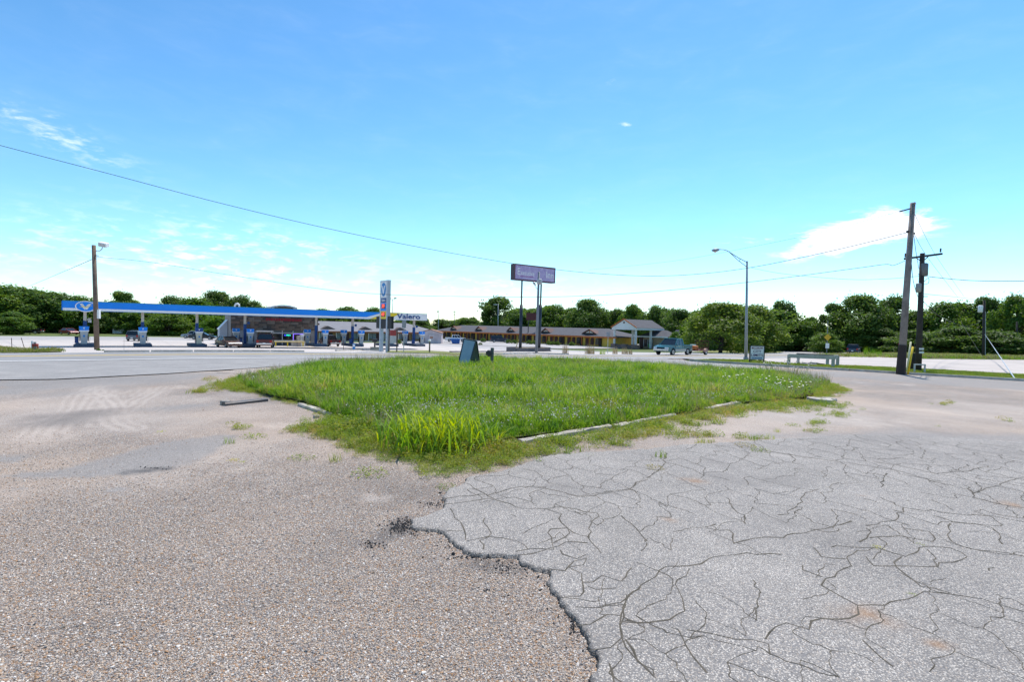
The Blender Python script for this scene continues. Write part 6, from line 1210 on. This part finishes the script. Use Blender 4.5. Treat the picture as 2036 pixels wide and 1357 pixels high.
# ================================================================== TREES
BARK = M('bark',(.075,.058,.045),.95,.4,3,bump=.6,bscale=12)
LF = {'dark':leafmat('leaf_dark',[(0,(.04,.085,.018)),(.5,(.085,.155,.03)),(1,(.15,.235,.048))],.46,.5,'tint'),
      'mid':leafmat('leaf_mid',[(0,(.05,.11,.016)),(.5,(.10,.185,.028)),(1,(.175,.26,.042))],.44,.5,'tint'),
      'yellow':leafmat('leaf_yellow',[(0,(.06,.115,.018)),(.5,(.12,.19,.03)),(1,(.20,.27,.045))],.46,.5,'tint'),
      'bright':leafmat('leaf_bright',[(0,(.045,.13,.010)),(.5,(.10,.20,.018)),(1,(.18,.28,.03))],.4,.5,'tint')}
def crown_mesh(seed, n, low=.12, open_=0., lobes=26, leaf=.046):
    """unit tree, height 1, radius about .5: leaf clumps on limbs through the whole crown"""
    r = np.random.default_rng(seed); cs = []
    while len(cs) < lobes:
        a = r.uniform(0,6.283); z = low+(.90-low)*r.random()**.8; prof = math.sin(math.pi*min(1,max(0,(z-low+.16)/(1.14-low)))**.8); rad = .46*prof*math.sqrt(r.uniform(.12,1)); cs.append((rad*math.cos(a), rad*math.sin(a), z, r.uniform(.065,.15)*(1-.35*open_), r.uniform(-.25,.25)))
    cs = np.array(cs); k = r.integers(0,len(cs),n); c = cs[k]
    d = r.normal(size=(n,3)); d /= np.linalg.norm(d,axis=1)[:,None]; rr = c[:,3]*(.45+.6*r.random(n)**.5)*(1+.25*r.normal(size=n)*.5)*np.where(r.random(n)<.13,r.uniform(1.1,1.75,n),1); pos = c[:,:3]+d*rr[:,None]*np.array([1.12,1.12,.82]); pos[:,2] = np.maximum(pos[:,2],.004)
    nrm = d*.7+r.normal(size=(n,3))*.6+np.array([0,0,.35]); nrm /= np.linalg.norm(nrm,axis=1)[:,None]; t1 = np.cross(nrm,r.normal(size=(n,3))); t1 /= np.linalg.norm(t1,axis=1)[:,None]; t2 = np.cross(nrm,t1); s = (leaf*r.uniform(.55,1.25,n)/2)[:,None]
    v = np.stack([pos-t1*s*1.3, pos-t2*s*.8+nrm*s*.25, pos+t1*s*1.3, pos+t2*s*.8+nrm*s*.25],1).reshape(-1,3); f = np.arange(4*n).reshape(-1,4)
    me = bpy.data.meshes.new('crown'); me.from_pydata(v.tolist(),[],f.tolist()); me.update(); at_ = me.attributes.new('tint','FLOAT','POINT'); at_.data.foreach_set('value', np.repeat(np.clip(.5+c[:,4]+r.normal(0,.16,n),0,1),4).astype(np.float32))
    return me, cs
def trunk_mesh(seed, cs, low):
    r = random.Random(seed); mb = MB(); top = .72; pts = [(r.uniform(-.02,.02)*i, r.uniform(-.02,.02)*i, top*i/4) for i in range(5)]; mb.tube(pts,[.032,.026,.020,.013,.006],8)
    for c in list(cs)[::2]:
        zs = min(max(.12,c[2]*.55),.6); b0 = Vector((0,0,zs)); e = Vector(c[:3]); m_ = b0.lerp(e,.5)+Vector((0,0,.03)); mb.tube([b0,m_,e],[.013,.008,.003],5)
    return mb.mesh('trunk', True)
VAR = {}
for key, sd_, n, low, op, lb, lf in (('wood_a',1,13000,.04,0,64,.036),('wood_b',2,13000,.03,.1,60,.036),('wood_c',3,12000,.05,.2,52,.038),('round_a',4,14000,.08,0,66,.031),('round_b',5,14000,.06,0,62,.031),('open_a',6,12000,.24,.4,44,.034),('open_b',7,8000,.2,.4,32,.036),('tall_a',8,11000,.10,.2,46,.034)):
    cm, cs = crown_mesh(sd_, n, low, op, lb, lf); VAR[key] = (cm, trunk_mesh(sd_, cs, low))
CROWNS = {}
def tree(u, vtop, wpx, vb, D, key, leaf, label, group='trees behind the station and motel', name='tree', sink=0):
    """tree whose top shows at vtop; vb is its foot in the picture, or D its distance when the foot is hidden"""
    if D is None: g = gnd(u,vb); D = dist(g)
    else: a = P(u,650,D); g = Vector((a.x,a.y,z1(a.x,a.y)))
    H = (P(u,vtop,D).z-g.z)*1.03; Wd = wpx*D/F*1.12
    t = thing(name, label, 'tree', (g.x,g.y,g.z-.1), random.uniform(0,6.28), group)
    cm, tm = VAR[key]; ck = (key,leaf)
    if ck not in CROWNS: m2 = cm.copy(); m2.materials.clear(); m2.materials.append(LF[leaf]); CROWNS[ck] = m2
    o = link('crown', CROWNS[ck], None, t); sx_ = random.uniform(.88,1.14); o.scale = (Wd*1.02*sx_, Wd*1.02*(2-sx_), H*.97); o.rotation_euler = (random.uniform(-.05,.05),random.uniform(-.05,.05),0)
    o = link('trunk', tm, BARK, t); o.scale = (Wd*.9, Wd*.9, H); return t
T = [
 (8,566,120,None,138,'wood_a','mid','leftmost tall tree of the left woods'),(62,571,105,None,142,'wood_b','mid','second tree of the left woods behind the black pickup'),(112,579,110,None,142,'wood_c','dark','third tree of the left woods above the red car'),(160,588,100,None,145,'wood_a','mid','tree behind the blue emblem of the canopy'),(215,597,100,None,148,'wood_b','dark','dark tree right of the floodlight pole under the canopy'),
 (22,618,80,None,122,'wood_c','mid','low bushy tree at the left edge of the woods'),(245,577,62,None,165,'open_b','mid','airy light tree standing above the canopy left'),(290,607,95,None,150,'wood_c','mid','tree behind the second pump column'),(345,588,80,None,160,'wood_a','dark','dark tree above the canopy left of the light green one'),(385,590,110,None,152,'wood_b','bright','light green tree showing above the middle of the canopy'),
 (427,576,84,None,172,'round_a','dark','dark domed tree, tallest above the canopy'),(478,587,80,None,172,'round_b','dark','dark tree right of the domed one'),(505,598,60,None,175,'wood_a','dark','last dark tree above the canopy left of the store'),(335,618,80,None,140,'wood_a','mid','low tree under the canopy behind the third pump'),(430,628,70,None,135,'wood_c','bright','bright low tree left of the store'),
 (640,612,60,None,215,'wood_b','mid','far tree right of the arched store parapet'),(690,609,80,None,215,'wood_c','mid','far tree above the canopy left of the price sign'),(740,611,60,None,220,'wood_a','mid','far tree just left of the price sign'),
 (832,636,60,None,225,'wood_a','dark','far low tree behind the white canopy end'),(880,634,70,None,235,'wood_b','dark','far low tree at the motel roof corner'),(925,631,60,None,235,'wood_c','mid','far low tree left of the big open tree'),(955,640,60,None,230,'wood_a','dark','far low tree below the big open tree'),
 (988,588,92,None,205,'open_a','dark','big open crowned tree above the motel roof'),(1016,634,45,None,210,'wood_b','mid','small tree right of the big open tree'),(1060,612,50,None,205,'open_b','dark','spiky tree behind the motel sign posts'),(1102,605,80,None,200,'round_b','mid','rounded tree right of the motel sign'),(1040,640,60,None,200,'wood_c','mid','low tree behind the motel sign'),
 (1171,592,82,None,190,'round_a','dark','large dark tree over the middle of the motel wing'),(1140,630,50,None,200,'wood_a','mid','small tree left of the large dark one'),(1225,612,50,None,190,'wood_b','dark','dark tree left of the office gable'),(1258,604,58,None,180,'wood_c','mid','tree right behind the office gable'),(1306,606,70,None,170,'tall_a','dark','tree above the office roof'),(1350,614,70,None,150,'wood_a','dark','dark tree right of the office'),(1385,618,50,None,145,'wood_b','dark','dark tree left of the round trees'),
 (1432,598,132,703,None,'round_a','yellow','left one of the two round yellowish trees'),(1497,604,108,702,None,'round_b','yellow','right one of the two round yellowish trees behind the lamp'),(1546,596,78,697,None,'tall_a','dark','dark ragged tree right of the round trees'),(1568,628,52,697.5,None,'wood_b','dark','lower dark tree at the gap in the woods'),
 (1622,640,60,699,None,'wood_c','mid','light shrub like tree right of the gap'),(1610,628,36,None,165,'open_b','dark','thin bare topped tree at the gap'),(1660,600,70,None,128,'open_b','dark','ragged tree with open top right of the gap'),(1640,662,60,703,None,'wood_a','mid','low bushy tree behind the warning sign'),
 (1715,582,120,None,124,'round_a','dark','tallest dark tree of the right woods'),(1770,584,90,None,126,'wood_b','dark','tree left behind the tall leaning pole'),(1705,636,90,701,None,'wood_c','mid','leafy lower tree behind the dark SUV'),(1752,650,80,702,None,'wood_a','dark','dark low tree behind the tilted sign'),
 (1818,618,80,None,122,'wood_c','dark','tree between the two utility poles'),(1865,600,100,None,118,'wood_a','mid','broad tree right of the dark pole'),(1918,597,90,None,118,'wood_b','mid','tree left of the far transformer pole'),(1958,587,70,None,116,'open_b','dark','open topped tree behind the transformer pole'),(1985,612,80,None,114,'wood_c','dark','dark tree right of the transformer pole'),(2022,583,80,None,105,'open_a','mid','open crowned tree at the right picture edge'),(2060,600,110,None,110,'wood_a','dark','dark tree beyond the right picture edge'),(1900,650,110,706,None,'wood_a','dark','dense low growth below the right woods'),(1980,655,110,708,None,'wood_b','dark','dense low growth near the right edge'),(1820,655,90,704,None,'wood_b','dark','dense low growth behind the utility poles'),
 (-60,572,130,None,135,'wood_b','mid','tree just beyond the left picture edge')]
for a in T: tree(*a)
# woodland floor shrubs: a continuous dark mass nobody could count
sm_, _ = crown_mesh(77, 6000, .02, 0, 26, .05); sm_.materials.append(LF['dark']); sm2, _ = crown_mesh(78, 6000, .02, 0, 26, .05); sm2.materials.append(LF['mid'])
us = []
def band(u0,u1,n,D0,D1,h0,h1):
    for _ in range(n):
        u = random.uniform(u0,u1); a = P(u,650,random.uniform(D0,D1)); us.append((a.x,a.y,z1(a.x,a.y)-.1,random.uniform(h0,h1)))
band(-80,460,60,142,165,4,8); band(600,1000,80,230,255,5,9); band(1020,1400,110,195,225,8,14); band(1380,1580,30,130,160,7,12); band(1590,2090,70,122,150,4.5,8.5); band(1530,1600,8,150,190,3,6); band(1350,1560,18,140,165,5,8)
us = np.array(us); scatter('undergrowth', us[:,:3], np.stack([us[:,3]*1.1,us[:,3]*1.1,us[:,3]],1), [proto('bush',sm_,None),proto('bush',sm2,None)], 'dense dark undergrowth beneath the woods', 'undergrowth', tilt=.05)
# shrubs by the motel
def shrub(u, v, w_, h_, leaf, label, name='shrub', key='round_b', group='shrubs by the motel'):
    g = gnd(u,v); k = mpp(g); t = thing(name, label, 'shrub', (g.x,g.y,g.z-.05), random.uniform(0,6), group); cm,_ = VAR[key]; ck = (key,leaf)
    if ck not in CROWNS: m2 = cm.copy(); m2.materials.clear(); m2.materials.append(LF[leaf]); CROWNS[ck] = m2
    o = link('foliage', CROWNS[ck], None, t); o.scale = (w_*k*1.05,w_*k*1.05,h_*k*1.02); MB().cyl((0,0,0),(0,0,h_*k*.5),.05,.02,n=6).build('stem', BARK, t); return t
shrub(1341,697,30,37,'bright','rounded bright green shrub behind the teal pickup'); shrub(1357,696,28,43,'bright','taller bright shrub right of the rounded one')
for u,v,lb in ((961,681,'hedge left of the navy SUV'),(1011,683.5,'hedge right of the navy SUV'),(1022,684,'hedge between SUV and the sign post'),(1052,685,'hedge between the two sign posts'),(1062,685.5,'hedge left of the right sign post'),(1091,686.5,'hedge right of the right sign post'),(1099,687,'second hedge right of the sign post'),(1108,687.3,'third hedge right of the sign post'),(1137,688.3,'low hedge left of the dark green pickup')): shrub(u,v,12,8.5,'mid',lb,'hedge','round_a','clipped hedges before the motel wing')
shrub(955,686.5,9,5,'yellow','yellow weed bush on the motel lot'); shrub(793,684.5,12,9,'yellow','yellowish bush right of the price sign'); shrub(1996,705,20,16,'yellow','light bush at the foot of the right woods','shrub','wood_c','bushes below the right woods')
# dry weed stalks by the road
for i,(u,v,h_,lb) in enumerate(((1124,704,18,'tall dry weed at the planter end'),(1168,704.5,16,'wide dry weed clump across the road'),(1176,704.5,15,'dry weed right of the wide clump'),(1223,704.5,13,'dry weed behind the sign post'),(1241,704.5,11,'dry weed before the office porch'),(1252,705,9,'small dry weed before the office'),(1198,705,8,'greenish weed left of the sign post'),(1722,709,16,'green roadside weed left of the tilted sign'),(1735,709,13,'green roadside weed below the tilted sign'),(1747,709.5,12,'green roadside weed right of the tilted sign'))):
    g = gnd(u,v); k = mpp(g); t = thing('roadside_weed', lb, 'weed', g, 0, 'weeds along the far roadside'); blades(70,.35,h_*k*1.35,.03,.3,700+i,3,.05).build('stalks', G4 if i < 6 else G1, t)
def grassband(name, uvs, n, sc, mats, label, hh=.16):
    pr = [proto('tuft', blades(20,.2,hh,.016,.6,800+k), m) for k,m in enumerate(mats)]; pl = [tuple(v) for v in px(*uvs)]; x,y = fill(pl, n); scatter(name, np.stack([x,y,zt(x,y)+.03],1), rng.uniform(.5,1.2,len(x))*sc, pr, label, 'grass')
GL = leafmat('lawn_blade',[(0,(.09,.14,.018)),(.5,(.15,.19,.03)),(1,(.22,.22,.05))],.4)
grassband('strip_grass', [(1372,717.6),(1420,715.8),(1490,717),(1560,723.5),(1740,730.5),(1880,737.5),(2036,746.5),(2100,751),(2100,762.5),(2036,757),(1790,742.6),(1600,731),(1440,721.6)], 9000, .8, (GL,GL,G1), 'mown grass on the strip by the side street', .10)
grassband('far_grass', [(1600,709.5),(1700,706),(1830,703),(2060,708),(2060,716),(1830,713),(1700,711)], 3500, 2.4, (GL,G1,G4), 'rough grass beyond the corner parking', .2)
grassband('verge_grass', [(-30,689.5),(0,691),(40,697),(70,699),(116,697),(122,700.8),(60,702),(-30,703)], 2500, 1.6, (GL,G4,GL), 'yellowish grass on the left verge', .18)
for uv in ((196,697.5,9),(205,697.8,6)): shrub(uv[0],uv[1],uv[2],uv[2]*.6,'bright','green weed at the foot of the floodlight pole' if uv[2]>8 else 'smaller weed right of the floodlight pole','shrub','wood_c','weeds at the floodlight pole')
